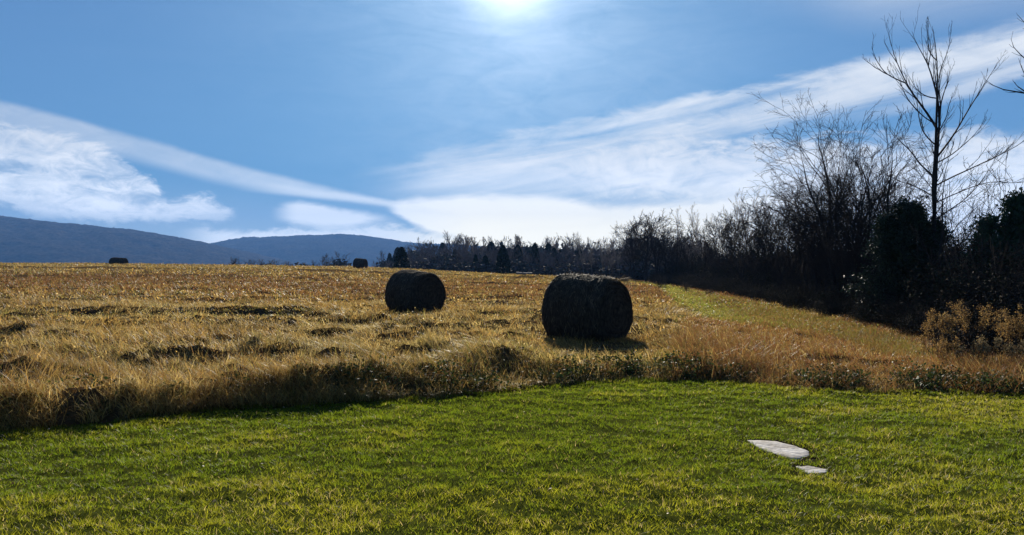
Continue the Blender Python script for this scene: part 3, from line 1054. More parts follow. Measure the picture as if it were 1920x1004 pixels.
# ---- the big bare tree, limbs traced in its own upright frame
def big_tree():
    D = 22.0
    R = np.random.default_rng(3)
    base = ground_at(1751, D)

    def zp(zx, zy):
        px = 1440 + zx / 2.51; py = zy / 2.51
        return np.array([(px - 960) / F * D - base[0], 0.0, EYE + (502 - py) / F * D - base[2]])
    b0 = np.array([0, 0, -0.15])
    limbs = [  # start radius, depth slope, points
        (0.105, 0.0, [None, (781, 1150), (782, 1000), (785, 860), (795, 730), (805, 610), (812, 500)]),
        (0.050, 0.25, [(805, 600), (812, 500), (800, 420), (786, 350), (768, 280), (736, 200), (712, 130)]),
        (0.062, -0.3, [(778, 990), (768, 870), (769, 800), (766, 690), (753, 560), (750, 430), (738, 320), (718, 230), (706, 175)]),
        (0.044, 0.5, [(797, 620), (780, 550), (742, 490), (702, 420), (682, 360), (668, 300), (650, 240), (642, 120)]),
        (0.022, 0.6, [(690, 375), (640, 345), (600, 310), (572, 240), (560, 175)]),
        (0.014, 0.8, [(610, 320), (565, 275), (540, 245), (528, 225)]),
        (0.024, -0.6, [(757, 692), (708, 662), (658, 600), (632, 530), (622, 470)]),
        (0.032, 0.7, [(766, 835), (725, 770), (694, 705), (655, 645), (626, 580)]),
        (0.036, -0.5, [(796, 740), (838, 680), (878, 595), (900, 540), (938, 460), (973, 372), (996, 325)]),
        (0.022, 0.4, [(812, 510), (832, 440), (860, 380), (878, 320), (886, 288)]),
        (0.024, -0.3, [(812, 500), (797, 385), (803, 320), (833, 262), (838, 165)]),
        (0.022, 0.5, [(792, 775), (900, 715), (1000, 640), (1062, 590), (1098, 528)]),
        (0.026, -0.6, [(790, 870), (862, 832), (1000, 762), (1110, 702), (1168, 650), (1190, 615)]),
        (0.026, 0.6, [(786, 1040), (900, 975), (1010, 908), (1088, 840), (1140, 775), (1192, 728)]),
        (0.018, -0.5, [(788, 960), (890, 900), (1010, 860), (1110, 880), (1196, 850)]),
        (0.020, 0.4, [(775, 930), (720, 880), (640, 850), (560, 800)]),
        (0.020, -0.3, [(742, 480), (690, 470), (650, 430), (612, 370)]),
        (0.020, 0.3, [(757, 600), (700, 560), (655, 500), (620, 430), (598, 340)]),
        (0.018, 0.3, [(800, 640), (845, 560), (866, 490), (900, 420)]),
        (0.018, -0.3, [(738, 320), (700, 300), (680, 240), (672, 150)]),
        (0.016, 0.2, [(775, 300), (790, 230), (785, 170), (775, 120)]),
    ]
    trunk, crown = [], []
    for n, (r0, ks, pts) in enumerate(limbs):
        P = []
        for q in pts:
            P.append(b0 if q is None else zp(*q))
        P = np.array(P)
        dist = np.concatenate([[0], np.cumsum(np.linalg.norm(np.diff(P, axis=0), axis=1))])
        t = np.linspace(0, dist[-1], 12)
        Q = np.stack([np.interp(t, dist, P[:, j]) for j in range(3)], -1)
        # limbs leave the trunk in depth as well as sideways
        y0 = 0.0
        if n > 0:
            every = np.concatenate([q[0] for q in trunk + crown])
            y0 = every[np.argmin(np.hypot(every[:, 0] - Q[0, 0], every[:, 2] - Q[0, 2])), 1]
            for tb in trunk[:2]:
                tt = np.array([along(tb[0], u)[0] for u in np.linspace(0, 1, 80)])
                dd = np.hypot(tt[:, 0] - Q[0, 0], tt[:, 2] - Q[0, 2])
                if dd.min() < 0.10:
                    y0 = tt[dd.argmin(), 1]; Q[0, 0] = tt[dd.argmin(), 0]; Q[0, 2] = tt[dd.argmin(), 2]
                    break
            Q[:, 1] += y0 + ks * t * 0.6 + R.normal(0, 0.015, 12).cumsum() * (np.arange(12) > 0)
            Q[1:, :] += R.normal(0, 0.012, (11, 3))
        # smooth the corners of the traced line
        for _ in range(2):
            Q[1:-1] = 0.25 * Q[:-2] + 0.5 * Q[1:-1] + 0.25 * Q[2:]
        rad = r0 * 0.82 * (1 - t / t[-1]) + 0.004
        if n == 0:
            rad = np.interp(t, [0, 0.6, t[-1] * 0.7, t[-1]], [0.095, 0.068, 0.045, 0.022])
        (trunk if n in (0, 2) else crown).append((Q, rad))
    tw = []
    for n, br in enumerate(crown):
        L = np.linalg.norm(np.diff(br[0], axis=0), axis=1).sum()
        for b in children(R, br, int(3 + L * 2.8), 0.2, 1.0, (0.2, 0.5), (0.18, 0.42), 6, 0.07, 0.15, 0.5, 0.0038):
            tw.append(b)
            tw += children(R, b, 3, 0.2, 1.0, (0.3, 0.7), (0.3, 0.55), 4, 0.12, 0.08, 0.6, 0.003)
    tw += children(R, trunk[1], 20, 0.3, 1.0, (0.35, 0.75), (0.08, 0.18), 7, 0.08, 0.1, 0.4, 0.004)
    up = children(R, trunk[0], 13, 0.5, 0.9, (0.4, 0.75), (0.10, 0.20), 8, 0.08, 0.1, 0.35, 0.004)
    tw += up
    for b in up:
        tw += children(R, b, 5, 0.2, 1.0, (0.3, 0.7), (0.3, 0.5), 5, 0.1, 0.08, 0.6, 0.003)
    crown += tw
    tree_thing('bare_tree', 'tallest bare tree of the hedgerow, dark forking trunk behind the cedar', 'tree', base, trunk, crown, sides=9)


big_tree()

def behind(px, d, gap):
    """go back along the ray until the spot lies inside the hedgerow"""
    while (px - 960) / F * d < hedge_x(d) + gap and d < 125:
        d += 0.5
    return d


# ---- the other bare trees of the near hedgerow, one by one: px of foot, distance, px/py of top, options, label
NEAR = [
    (1580, 25.0, 1496, 245, dict(r=0.075, n1=14, n2=8, n3=4, trop=-0.02, wtrop=-0.10), 'bare tree leaning left with drooping twigs at the hedgerow corner'),
    (1572, 24.0, 1540, 190, dict(r=0.07, n1=15, n2=7, n3=4, trop=0.02), 'slender bare tree rising highest above the drooping twigs'),
    (1592, 25.5, 1586, 245, dict(r=0.05, n1=12, n2=6, n3=4, trop=0.04, ang=(0.3, 0.6)), 'thin straight bare tree standing close behind the slender tall one'),
    (1622, 24.5, 1613, 232, dict(r=0.05, n1=12, n2=6, n3=3, trop=0.05, ang=(0.25, 0.6)), 'thin upright bare tree midway between drooping tree and cedar'),
    (1688, 23.5, 1655, 232, dict(r=0.065, n1=9, n2=7, n3=3, trop=0.09, ang=(0.35, 0.6), t0=0.45, spread=(0.3, 0.5)), 'bare tree with a vase shaped fork just left of the cedar top'),
    (1650, 26.0, 1560, 330, dict(r=0.05, n1=10, n2=6, n3=4, trop=0.03), 'low bare tree slanting left across its straight neighbours'),
    (1550, 27.0, 1528, 335, dict(r=0.05, n1=16, n2=9, n3=5, trop=-0.05, wtrop=-0.22), 'small weeping bare tree with a dense fringe of hanging twigs'),
    (1528, 29.0, 1504, 372, dict(r=0.05, n1=16, n2=9, n3=5, trop=-0.05, wtrop=-0.20), 'fuzzy bare tree at the left edge of the near thicket'),
    (1770, 21.0, 1776, 275, dict(r=0.04, n1=12, n2=5, n3=3, trop=0.05, ang=(0.3, 0.6)), 'thin bare sapling against the trunk of the tallest tree'),
    (1828, 23.0, 1826, 360, dict(r=0.03, n1=10, n2=5, n3=3, trop=0.05), 'spindly bare sapling right of the tallest tree'),
    (1879, 20.0, 1882, 300, dict(r=0.032, n1=10, n2=4, n3=3, trop=0.05, ang=(0.3, 0.7)), 'lone thin bare sapling in front of the right hand evergreen'),
    (1850, 22.0, 1890, 395, dict(r=0.05, n1=8, n2=5, n3=3, trop=0.03), 'short crooked bare tree leaning right beside the right hand evergreen'),
]
for i, (fx, d, tx, ty, kw, lab) in enumerate(NEAR):
    d = behind(fx, d, 1.5)
    b = ground_at(fx, d)
    top = at(tx, ty, d)
    H = top[2] - b[2]
    kw = dict(kw)
    kw['r'] *= 1.6
    kw.setdefault('jit', 0.10)
    tr, cr = bare_tree(200 + i, H=H * 0.92, lean=((top[0] - b[0]) / H, 0.0), twig=0.0048, **kw)
    tip = tr[0][0][-1].copy()
    want = np.array([top[0] - b[0], 0.0, H * 0.88])
    for p, _ in tr + cr:
        f = p[:, 2:3] / tip[2]
        p[:, 0:1] += f * (want[0] - tip[0]); p[:, 1:2] += f * (want[1] - tip[1]) * 0.5
        p[:, 2] *= want[2] / tip[2]
    tree_thing('bare_tree', lab, 'tree', b, tr, cr)

# ---- thin saplings filling the thicket (copies)
SAPL = []
for i in range(3):
    tr, cr = bare_tree(260 + i, H=4.0, r=0.028, n1=13, n2=7, n3=3, trop=(0.04, -0.03, 0.03)[i], wtrop=(None, -0.12, None)[i], ang=(0.3, 0.7), spread=(0.25, 0.45), twig=0.0032, stems=2, jit=0.09)
    SAPL.append((tr, cr))
UPR = [bare_tree(280 + i, H=5.0, r=0.075, n1=13, n2=7, n3=4, trop=0.04, ang=(0.3, 0.65), t0=0.3, spread=(0.22, 0.4), twig=0.0045, stems=1 + i % 2, jit=0.09) for i in range(3)]
up_p = {}
for i, (px, d, py) in enumerate(((1512, 28, 335), (1546, 27, 285), (1600, 26, 290), (1636, 25.5, 275), (1672, 26, 295), (1530, 30, 365), (1574, 29, 320), (1650, 28, 320))):
    d = behind(px, d, 1.4)
    b = ground_at(px, d); sc = (EYE + (502 - py) / F * d - b[2]) / 5.0
    k = i % 3
    if k not in up_p:
        up_p[k] = tree_thing('bare_tree', 'upright dark stemmed bare tree packed in the near thicket', 'tree', b, *UPR[k], 'upright bare trees packed in the near thicket', 1.3 * i, sc)
    else:
        dup(up_p[k], b, 1.3 * i, sc, 'upright dark stemmed bare tree packed in the near thicket', 'upright bare trees packed in the near thicket')
sap_p = {}
rs = random.Random(4)
for i in range(48):
    px = rs.uniform(1425, 1900) if i < 34 else rs.uniform(1440, 1640); d = rs.uniform(22.5, 31)
    while (px - 960) / F * d < hedge_x(d) + 1.2: d += 0.5
    py = float(np.interp(px, [1425, 1470, 1530, 1600, 1680, 1760, 1900], [440, 405, 350, 335, 350, 385, 410])) + rs.uniform(-20, 70)
    b = ground_at(px, d); sc = (EYE + (502 - py) / F * d - b[2]) / 4.0
    k = rs.randrange(3); k = 1 if (px < 1560 and rs.random() < 0.5) else k
    rz = rs.uniform(0, 6.28)
    lab = ('thin dark sapling among the taller bare trees of the thicket', 'thin sapling with drooping twigs in the thicket', 'crooked thin sapling in the thicket')[k]
    if k not in sap_p:
        sap_p[k] = tree_thing('sapling', lab, 'tree', b, *SAPL[k], 'thin saplings of the thicket', rz, sc, sides=5)
    else:
        dup(sap_p[k], b, rz, sc, lab, 'thin saplings of the thicket')

# ---- tree standing beyond the right edge, only branch tips reach in
def border_tree():
    D = 16.0
    R = np.random.default_rng(78)
    b = ground_at(2010, D)

    def zp(zx, zy):
        px = 1440 + zx / 2.51; py = zy / 2.51
        return np.array([(px - 960) / F * D - b[0], 0.0, EYE + (502 - py) / F * D - b[2]])
    trunk = [grow(R, (0, 0, -0.1), (0.01, 0, 1), 7.6, 0.12, 0.02, 14, 0.015, 0.02)]
    crown = []
    for r0, ks, pts in ((0.035, 0.2, [(1430, 560), (1320, 470), (1205, 430), (1150, 424), (1095, 408), (1040, 366)]),
                        (0.012, -0.3, [(1205, 430), (1170, 408), (1146, 382)]),
                        (0.03, -0.2, [(1430, 330), (1320, 230), (1205, 130), (1175, 100), (1156, 80)]),
                        (0.03, 0.3, [(1430, 450), (1300, 340), (1215, 255), (1182, 212), (1172, 170)]),
                        (0.03, 0.1, [(1430, 520), (1290, 430), (1215, 350), (1195, 300), (1188, 272)]),
                        (0.03, 0.4, [(1430, 420), (1520, 330), (1600, 180), (1640, 60)]),
                        (0.03, -0.4, [(1430, 520), (1560, 420), (1680, 330), (1760, 200)])):
        P = np.array([zp(*q) for q in pts])
        dist = np.concatenate([[0], np.cumsum(np.linalg.norm(np.diff(P, axis=0), axis=1))])
        t = np.linspace(0, dist[-1], 10)
        Q = np.stack([np.interp(t, dist, P[:, j]) for j in range(3)], -1)
        Q[:, 1] += ks * t * 0.4
        crown.append((Q, r0 * (1 - t / t[-1]) + 0.004))
    for c in children(R, trunk[0], 26, 0.3, 0.98, (0.5, 0.9), (0.25, 0.45), 8, 0.1, 0.06, 0.4, 0.005):
        if c[0][-1][0] > 0.15 and c[0][:, 0].min() > -0.2:      # this tree only grows freely on its far side
            crown.append(c)
    for br in list(crown):
        crown += children(R, br, 6, 0.3, 1.0, (0.4, 0.8), (0.08, 0.2), 5, 0.1, 0.1, 0.5, 0.003)
    tree_thing('bare_tree', 'bare tree at the right border, only its branch tips in view', 'tree', b, trunk, crown)


border_tree()

# ---- receding hedgerow trees (copies of four kinds)
def kinds():
    out = []
    specs = [dict(H=6, r=0.12, n1=18, n2=8, n3=5, ang=(0.5, 1.0), spread=(0.4, 0.6), trop=0.05, t0=0.2, stems=1, twig=0.013),
             dict(H=6, r=0.07, n1=12, n2=6, n3=4, ang=(0.25, 0.5), spread=(0.28, 0.45), trop=0.07, t0=0.3, stems=2, twig=0.010),
             dict(H=6, r=0.08, n1=14, n2=7, n3=4, ang=(0.4, 0.9), spread=(0.3, 0.5), trop=0.02, t0=0.2, stems=2, twig=0.011),
             dict(H=6, r=0.06, n1=20, n2=6, n3=4, ang=(0.2, 0.45), spread=(0.2, 0.34), trop=0.1, t0=0.25, stems=1, twig=0.008)]
    for i, s in enumerate(specs):
        out.append(bare_tree(300 + i, **s))
    return out


KINDS = kinds()
proto = {}
KL = {0: ('bare_tree', 'round crowned bare tree in the receding hedgerow'), 1: ('bare_tree', 'narrow twin stemmed bare tree in the receding hedgerow'),
      2: ('bare_tree', 'ragged dark bare tree in the receding hedgerow'), 3: ('poplar_tree', 'pale slender poplar rising behind the hedgerow')}


def put_tree(kind, px, d, py, label=None, sx=1.0, rz=None, pale=False, group=None, x_off=0):
    d = behind(px, d, 1.5)
    b = ground_at(px, d)
    H = EYE + (502 - py) / F * d - b[2]
    s = H / 6.0
    key = (kind, pale)
    name, lab = KL[kind]
    lab = label or lab
    grp = group or 'bare trees of the receding hedgerow'
    rz = random.uniform(0, 6.28) if rz is None else rz
    if key not in proto:
        tr, cr = KINDS[kind]
        proto[key] = tree_thing(name, lab, 'tree', b, tr, cr, grp, rz, (s * sx, s * sx, s), M_PALETWIG if pale else None, M_PALETWIG if pale else None)
    else:
        dup(proto[key], b, rz, (s * sx, s * sx, s), lab, grp)


put_tree(0, 1212, 78, 415, 'large round crowned bare tree where the far wood meets the hedgerow', 1.25, group='bare trees of the receding hedgerow')
put_tree(2, 1392, 46, 418, 'dark stubby bare tree with thick knotted limbs in mid hedgerow', 1.0)
for (k, px, d, py) in ((0, 1190, 82, 425), (0, 1232, 74, 422), (0, 1250, 70, 436), (2, 1275, 68, 440), (2, 1330, 58, 428), (0, 1375, 50, 424), (2, 1430, 40, 405), (0, 1262, 72, 452), (2, 1290, 66, 430), (1, 1318, 62, 418), (0, 1345, 55, 430), (2, 1362, 52, 436), (1, 1420, 42, 402), (0, 1440, 38, 398),
                       (2, 1460, 34, 380), (1, 1478, 33, 370), (0, 1180, 84, 440), (2, 1235, 76, 436), (1, 1405, 44, 412)):
    put_tree(k, px, d, py)
for (px, d, py) in ((1292, 85, 402), (1306, 84, 408), (1322, 88, 396), (1338, 86, 410), (1412, 62, 375), (1424, 60, 382), (1437, 58, 368), (1452, 57, 380), (1148, 110, 452), (1162, 112, 446), (1131, 118, 456), (1110, 122, 458), (1095, 125, 452)):
    put_tree(3, px, d, py, None, 0.8, pale=True, group='pale poplars behind the hedgerow')


# ---- brush shrubs making the dark thicket
def shrub_mesh(seed, H=2.1, R0=1.25, n=7500, cols=None, size=(0.02, 0.05)):
    R = np.random.default_rng(seed)
    stems = []
    for i in range(26):
        a = R.uniform(0, 2 * np.pi); l = R.uniform(0.1, 0.55)
        s = grow(R, (R.normal(0, 0.18), R.normal(0, 0.18), -0.05), (math.cos(a) * l, math.sin(a) * l, 1), H * R.uniform(0.8, 1.2), 0.016, 0.004, 7, 0.1, 0.0)
        stems.append(s)
        stems += children(R, s, 7, 0.25, 1.0, (0.3, 1.0), (0.2, 0.5), 4, 0.2, 0.0, 0.5, 0.0035)
    # leaf clumps: many small faces gathered round random centres in an uneven dome
    k = 70
    u = R.normal(0, 1, (k, 3)); u /= np.linalg.norm(u, axis=1)[:, None]
    rr = R.random(k) ** 0.4
    C = u * rr[:, None] * np.array([R0, R0, H * 0.48]) + np.array([0, 0, H * 0.47])
    i = R.integers(0, k, n)
    P = C[i] + R.normal(0, 1, (n, 3)) * R.uniform(0.10, 0.24, (k, 1))[i]
    P[:, 2] = np.abs(P[:, 2])
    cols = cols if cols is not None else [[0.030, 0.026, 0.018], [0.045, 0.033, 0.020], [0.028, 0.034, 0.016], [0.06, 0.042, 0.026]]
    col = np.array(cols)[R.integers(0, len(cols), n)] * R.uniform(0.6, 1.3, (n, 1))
    V, Q, T = leaf_quads(P, R.uniform(*size, n), 0, col, 1.7)
    return tubes(stems, 3), (V, Q, T)


SH = []
for i in range(4):
    (sv, sq), (lv, lq, lt) = shrub_mesh(400 + i)
    SH.append((mesh_from('brush_stems', sv, [sq]), mesh_from('brush_leaves', lv, [lq], lt)))
sh_proto = {}


def put_shrub(i, x, y, s, sz, label, group, name='brush_shrub'):
    b = (x, y, gz(x, y) - 0.04)
    rz = random.uniform(0, 6.28)
    if i not in sh_proto:
        r = thing(name, label, 'shrub', b, group, rz, (s, s, s * sz))
        obj('stem', SH[i][0], M_TWIG, r)
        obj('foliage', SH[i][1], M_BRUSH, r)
        sh_proto[i] = r
    else:
        dup(sh_proto[i], b, rz, (s, s, s * sz), label, group)


R_ = random.Random(9)
cnt = 0
for row, (off, s0, h0, lab) in enumerate(((0.75, 0.55, 0.75, 'low dark brush at the foot of the hedgerow by the mown track'),
                                          (1.9, 0.95, 0.95, 'dark tangled brush shrub in the middle of the hedgerow'),
                                          (3.6, 1.1, 0.98, 'dark brush shrub behind the front growth of the hedgerow'),
                                          (5.6, 1.15, 1.0, 'dark brush shrub at the back of the hedgerow'))):
    y = 14.2 + row * 0.4
    while y < 84:
        sc = s0 * R_.uniform(0.8, 1.15) * (1 + 0.004 * (y - 14))
        x = float(hedge_x(y)) + off * (1 + 0.006 * y) + R_.uniform(-0.3, 0.3)
        if abs(x) < in_view(y, 3.0):
            put_shrub(R_.randrange(4), x, y, sc, h0 * R_.uniform(0.75, 1.1), lab, 'brush shrubs of the dark hedgerow')
            cnt += 1
        y += sc * (1.35 if row else 1.7) * (1 + 0.004 * y)
print('shrubs', cnt)
# rounded grey bush and pale tuft at the end of the track
def lone_bush(px, d, py, col, lab, name, w=1.0, seed=0):
    (sv, sq), (lv, lq, lt) = shrub_mesh(450 + seed, 2.0, 1.2, 3500, col)
    b = ground_at(px, d)
    s = (EYE + (502 - py) / F * d - b[2]) / 2.05
    r = thing(name, lab, 'shrub', b, None, 0, (s * w, s * w, s))
    obj('stem', mesh_from(name + '_stems', sv, [sq]), M_TWIG, r)
    obj('foliage', mesh_from(name + '_leaves', lv, [lq], lt), M_BRUSH, r)


lone_bush(1238, 62, 514, [[0.10, 0.08, 0.065], [0.14, 0.11, 0.085], [0.07, 0.06, 0.05]], 'rounded grey brown bush where the mown track meets the trees', 'round_bush', 0.9, 1)
lone_bush(1286, 52, 527, [[0.22, 0.15, 0.09], [0.30, 0.24, 0.16], [0.12, 0.08, 0.05]], 'small tawny bush with pale heads beside the mown track', 'tawny_bush', 0.9, 2)
lone_bush(1330, 45, 540, [[0.07, 0.05, 0.04], [0.09, 0.06, 0.045]], 'low rusty brown bush at the bend of the mown track', 'brown_bush', 1.2, 3)


# ---- evergreens
def evergreen(seed, H, R0, px, d, lab, name, n=15000, cone=0.75, col=None, lead=((0, 0, 1.0),)):
    R = np.random.default_rng(seed)
    b = ground_at(px, d)
    tr = [grow(R, (lx * 0.3, ly * 0.3, -0.1), (lx * 0.7 / H, ly * 0.7 / H, 1), H * lh * 0.97, 0.07 * H / 3.3, 0.01, 9, 0.03, 0.0) for lx, ly, lh in lead]
    which = R.integers(0, len(lead), 900)
    limbs = []
    k = 90 * len(lead)
    t = R.random(k) ** 0.8
    C = []
    for i in range(k):
        T0 = tr[which[i]]
        rad = min(R0 * (1 - t[i]) ** cone + 0.05, 1.15) * R.uniform(0.2, 1.2)
        a = R.uniform(0, 2 * np.pi)
        p, _ = along(T0[0], min(0.98, t[i]))
        e = p + np.array([math.cos(a) * rad, math.sin(a) * rad, rad * R.uniform(0.0, 0.45)])
        limbs.append((np.array([p, p * 0.5 + e * 0.5 + (0, 0, 0.03), e]), np.array([0.014, 0.009, 0.004])))
        C.append((p, e))
    C = np.array(C)
    i = R.integers(0, k, n)
    u = R.random(n) ** 0.55
    P = C[i, 0] * (1 - u)[:, None] + C[i, 1] * u[:, None] + R.normal(0, 0.10 * H / 3.3, (n, 3))
    P[:, 2] = np.maximum(P[:, 2], 0.02)
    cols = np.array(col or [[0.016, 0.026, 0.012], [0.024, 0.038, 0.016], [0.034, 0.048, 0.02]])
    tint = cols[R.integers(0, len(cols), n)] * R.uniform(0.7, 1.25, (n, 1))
    V, Q, T = leaf_quads(P, R.uniform(0.02, 0.05, n) * H / 3.3, 0, tint, 2.6)
    r = thing(name, lab, 'tree', b)
    tv, tq = tubes(tr + limbs, 5)
    obj('trunk', mesh_from(name + '_trunk', tv, [tq], None, True), M_BARK, r)
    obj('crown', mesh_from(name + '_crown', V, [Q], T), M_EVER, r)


evergreen(1, 3.6, 2.0, 1706, 22.0, 'dark dense cedar below the tallest bare tree', 'cedar_tree', 42000, 0.95, None, ((0, 0, 1.0), (0.05, 0.1, 0.98), (0.9, 0.3, 0.86), (-0.7, 0.2, 0.88)))
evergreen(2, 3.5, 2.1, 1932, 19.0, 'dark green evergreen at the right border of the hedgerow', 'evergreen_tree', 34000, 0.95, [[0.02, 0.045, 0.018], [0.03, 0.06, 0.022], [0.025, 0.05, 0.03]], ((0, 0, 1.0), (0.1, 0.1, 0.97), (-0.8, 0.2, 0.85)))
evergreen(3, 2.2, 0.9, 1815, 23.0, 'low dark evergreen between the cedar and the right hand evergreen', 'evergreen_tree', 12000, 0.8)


# ------------------------------------------------------------------ far wood
def far_variant(seed, kind):
    """unit-height trees for far away: many small faces"""
    R = np.random.default_rng(seed)
    if kind == 'conifer':
        n = 1300
        t = R.random(n) ** 0.75
        a = R.uniform(0, 2 * np.pi, n)
        rad = 0.26 * (1 - t) ** 0.65 * np.sqrt(R.uniform(0.2, 1.1, n)) + 0.01
        P = np.stack([np.cos(a) * rad, np.sin(a) * rad, t * 0.99 + 0.01], -1)
        col = np.array([0.022, 0.035, 0.018]) * R.uniform(0.6, 1.3, (n, 1))
        V, Q, T = leaf_quads(P, R.uniform(0.03, 0.06, n), 0, col, 2.0)
        return V, Q, T
    tall = kind == 'poplar'
    br = []
    T0 = grow(R, (0, 0, 0), (R.normal(0, 0.05), R.normal(0, 0.05), 1), 1.0, 0.02, 0.004, 6, 0.04, 0.02)
    br.append(T0)
    L1 = children(R, T0, 16 if tall else 15, 0.2, 0.97, (0.2, 0.45) if tall else (0.4, 1.0), (0.2, 0.32) if tall else (0.35, 0.55), 4, 0.1, 0.08, 0.5, 0.004)
    br += L1
    for b in L1:
        br += children(R, b, 7, 0.2, 1, (0.3, 0.8), (0.35, 0.6), 3, 0.12, 0.05, 0.6, 0.003)
    tw = []
    for b in br[1 + len(L1):]:
        tw += children(R, b, 3, 0.2, 1, (0.3, 0.8), (0.4, 0.8), 3, 0.12, 0.05, 0.6, 0.0022)
    br += tw
    V, Q = tubes([T0], 4)
    V = [V]; Q = [Q]; o = len(V[0])
    for p, rad in br[1:]:                                # flat ribbons, each turned its own way
        sdir = unit(np.cross(p[-1] - p[0], R.normal(0, 1, 3)))
        w = np.maximum(rad, 0.0022)[:, None] * 1.3
        V.append(np.stack([p - sdir * w, p + sdir * w], 1).reshape(-1, 3))
        i = np.arange(len(p) - 1) * 2 + o
        Q.append(np.stack([i, i + 1, i + 3, i + 2], -1))
        o += 2 * len(p)
    V = np.concatenate(V); Q = np.concatenate(Q)
    c = np.array([0.15, 0.125, 0.115]) if not tall else np.array([0.30, 0.24, 0.19])
    return V, Q, np.tile(c, (len(V), 1))


def brush_variant(seed):
    R = np.random.default_rng(seed)
    n = 420
    u = R.normal(0, 1, (n, 3)); u /= np.linalg.norm(u, axis=1)[:, None]
    P = u * (R.random(n) ** 0.4)[:, None] * np.array([0.55, 0.55, 0.5]) + np.array([0, 0, 0.48])
    P += R.normal(0, 0.05, P.shape)
    col = np.array([[0.10, 0.086, 0.078], [0.075, 0.08, 0.06], [0.12, 0.095, 0.086]])[R.integers(0, 3, n)] * R.uniform(0.6, 1.3, (n, 1))
    return leaf_quads(P, R.uniform(0.05, 0.12, n), 0, col, 1.8)


FV = {k: [far_variant(500 + 10 * j + i, k) for i in range(3)] for j, k in enumerate(('conifer', 'bare', 'poplar'))}
FV['brush'] = [brush_variant(560 + i) for i in range(3)]
SKY_PX = np.array([430, 470, 530, 560, 590, 640, 700, 760, 800, 850, 900, 940, 1000, 1060, 1120, 1180, 1240, 1300])
SKY_PY = np.array([491, 489, 493, 497, 486, 483, 476, 472, 464, 460, 462, 464, 467, 469, 467, 455, 454, 464])


def place(v, x, y, z, H, wmul, rz):
    V, Q, T = v
    c, s = math.cos(rz), math.sin(rz)
    W_ = np.stack([(V[:, 0] * c - V[:, 1] * s) * H * wmul + x, (V[:, 0] * s + V[:, 1] * c) * H * wmul + y, V[:, 2] * H + z], -1)
    return W_, Q, T


def far_wood():
    parts = []
    R = random.Random(21)
    for rowd, step, lo in ((150, 7, 0.80), (185, 7, 0.9), (230, 8, 1.0), (290, 9, 1.0)):
        px = 440
        while px < 1330:
            d = rowd * R.uniform(0.95, 1.08)
            # the wood stands nearer on the right
            d *= float(np.interp(px, [440, 900, 1150, 1330], [1.35, 1.05, 0.82, 0.66]))
            x = (px - 960) / F * d
            z = gz(x, d) - 0.5
            top = EYE + (502 - float(np.interp(px, SKY_PX, SKY_PY))) / F * d
            H = (top - z) * R.uniform(0.68, 1.12) * lo * (0.86 + 0.3 * float(fbm(np.array([px * 0.02]), np.array([rowd * 0.1]), 180, 2)[0]))
            if px < 560: H = (top - z) * R.uniform(0.8, 1.02)
            k = R.random()
            kind = 'conifer' if k < 0.13 else ('bare' if k < 0.80 else 'brush')
            H = max(H, 1.0)
            parts.append(place(R.choice(FV[kind]), x, d, z, H, R.uniform(0.8, 1.2) if kind != 'brush' else R.uniform(0.8, 1.3), R.uniform(0, 6.28)))
            # undergrowth between the stems
            if px > 730 or R.random() < 0.3: parts.append(place(R.choice(FV['brush']), x + R.uniform(-2, 2), d - 3, z, (top - z) * R.uniform(0.35, 0.62), 1.5, R.uniform(0, 6.28)))
            if 640 < px < 716 and len(parts) > 1 and R.random() < 0.85: parts.pop()
            px += step * R.uniform(0.7, 1.4) * (3.4 if px < 735 else 1)
    V, Q, T = merge(parts)
    o = obj('far_wood', mesh_from('far_wood', V, [Q], T), M_FAR)
    tag(o, 'dark mixed wood of bare trees and conifers beyond the field', 'wood', kind='stuff')


far_wood()


def far_tree(kind, px, d, py, lab, name, wmul=1.0, group=None, seed=0):
    x = (px - 960) / F * d
    z = gz(x, d) - 0.3
    H = EYE + (502 - py) / F * d - z
    V, Q, T = FV[kind][seed % 3]
    r = thing(name, lab, 'tree', (x, d, z), group, random.uniform(0, 6.28), (H * wmul, H * wmul, H))
    tv, tq = tubes([(np.array([[0, 0, -0.02], [0, 0, 0.3], [0, 0, 0.7]]), np.array([0.03, 0.022, 0.01]))], 5)
    obj('trunk', mesh_from(name + '_trunk', tv, [tq]), M_BARK, r)
    obj('crown', mesh_from(name + '_crown', V, [Q], T), M_FAR, r)


far_tree('conifer', 753, 132, 464, 'dark conifer rising just behind the middle hay bale', 'conifer_tree', 1.45, None, 0)
far_tree('conifer', 943, 130, 461, 'dark pointed conifer between the two large hay bales', 'conifer_tree', 1.2, None, 1)
far_tree('conifer', 1003, 150, 457, 'dark conifer tip above the far wood over the nearest bale', 'conifer_tree', 0.8, None, 2)
for i, (px, py) in enumerate(((868, 452), (878, 450), (890, 451), (899, 453))):
    far_tree('poplar', px, 200, py, 'pale bare poplar top catching light above the far wood near the hill foot', 'poplar_tree', 0.9, 'pale poplars left of the pointed conifer', i)
for i, (px, py) in enumerate(((962, 450), (972, 449), (981, 451), (1035, 454), (1046, 452), (1062, 458))):
    far_tree('poplar', px, 190, py, 'pale bare poplar top above the far wood behind the nearest bale', 'poplar_tree', 0.9, 'pale poplars above the nearest bale', i)


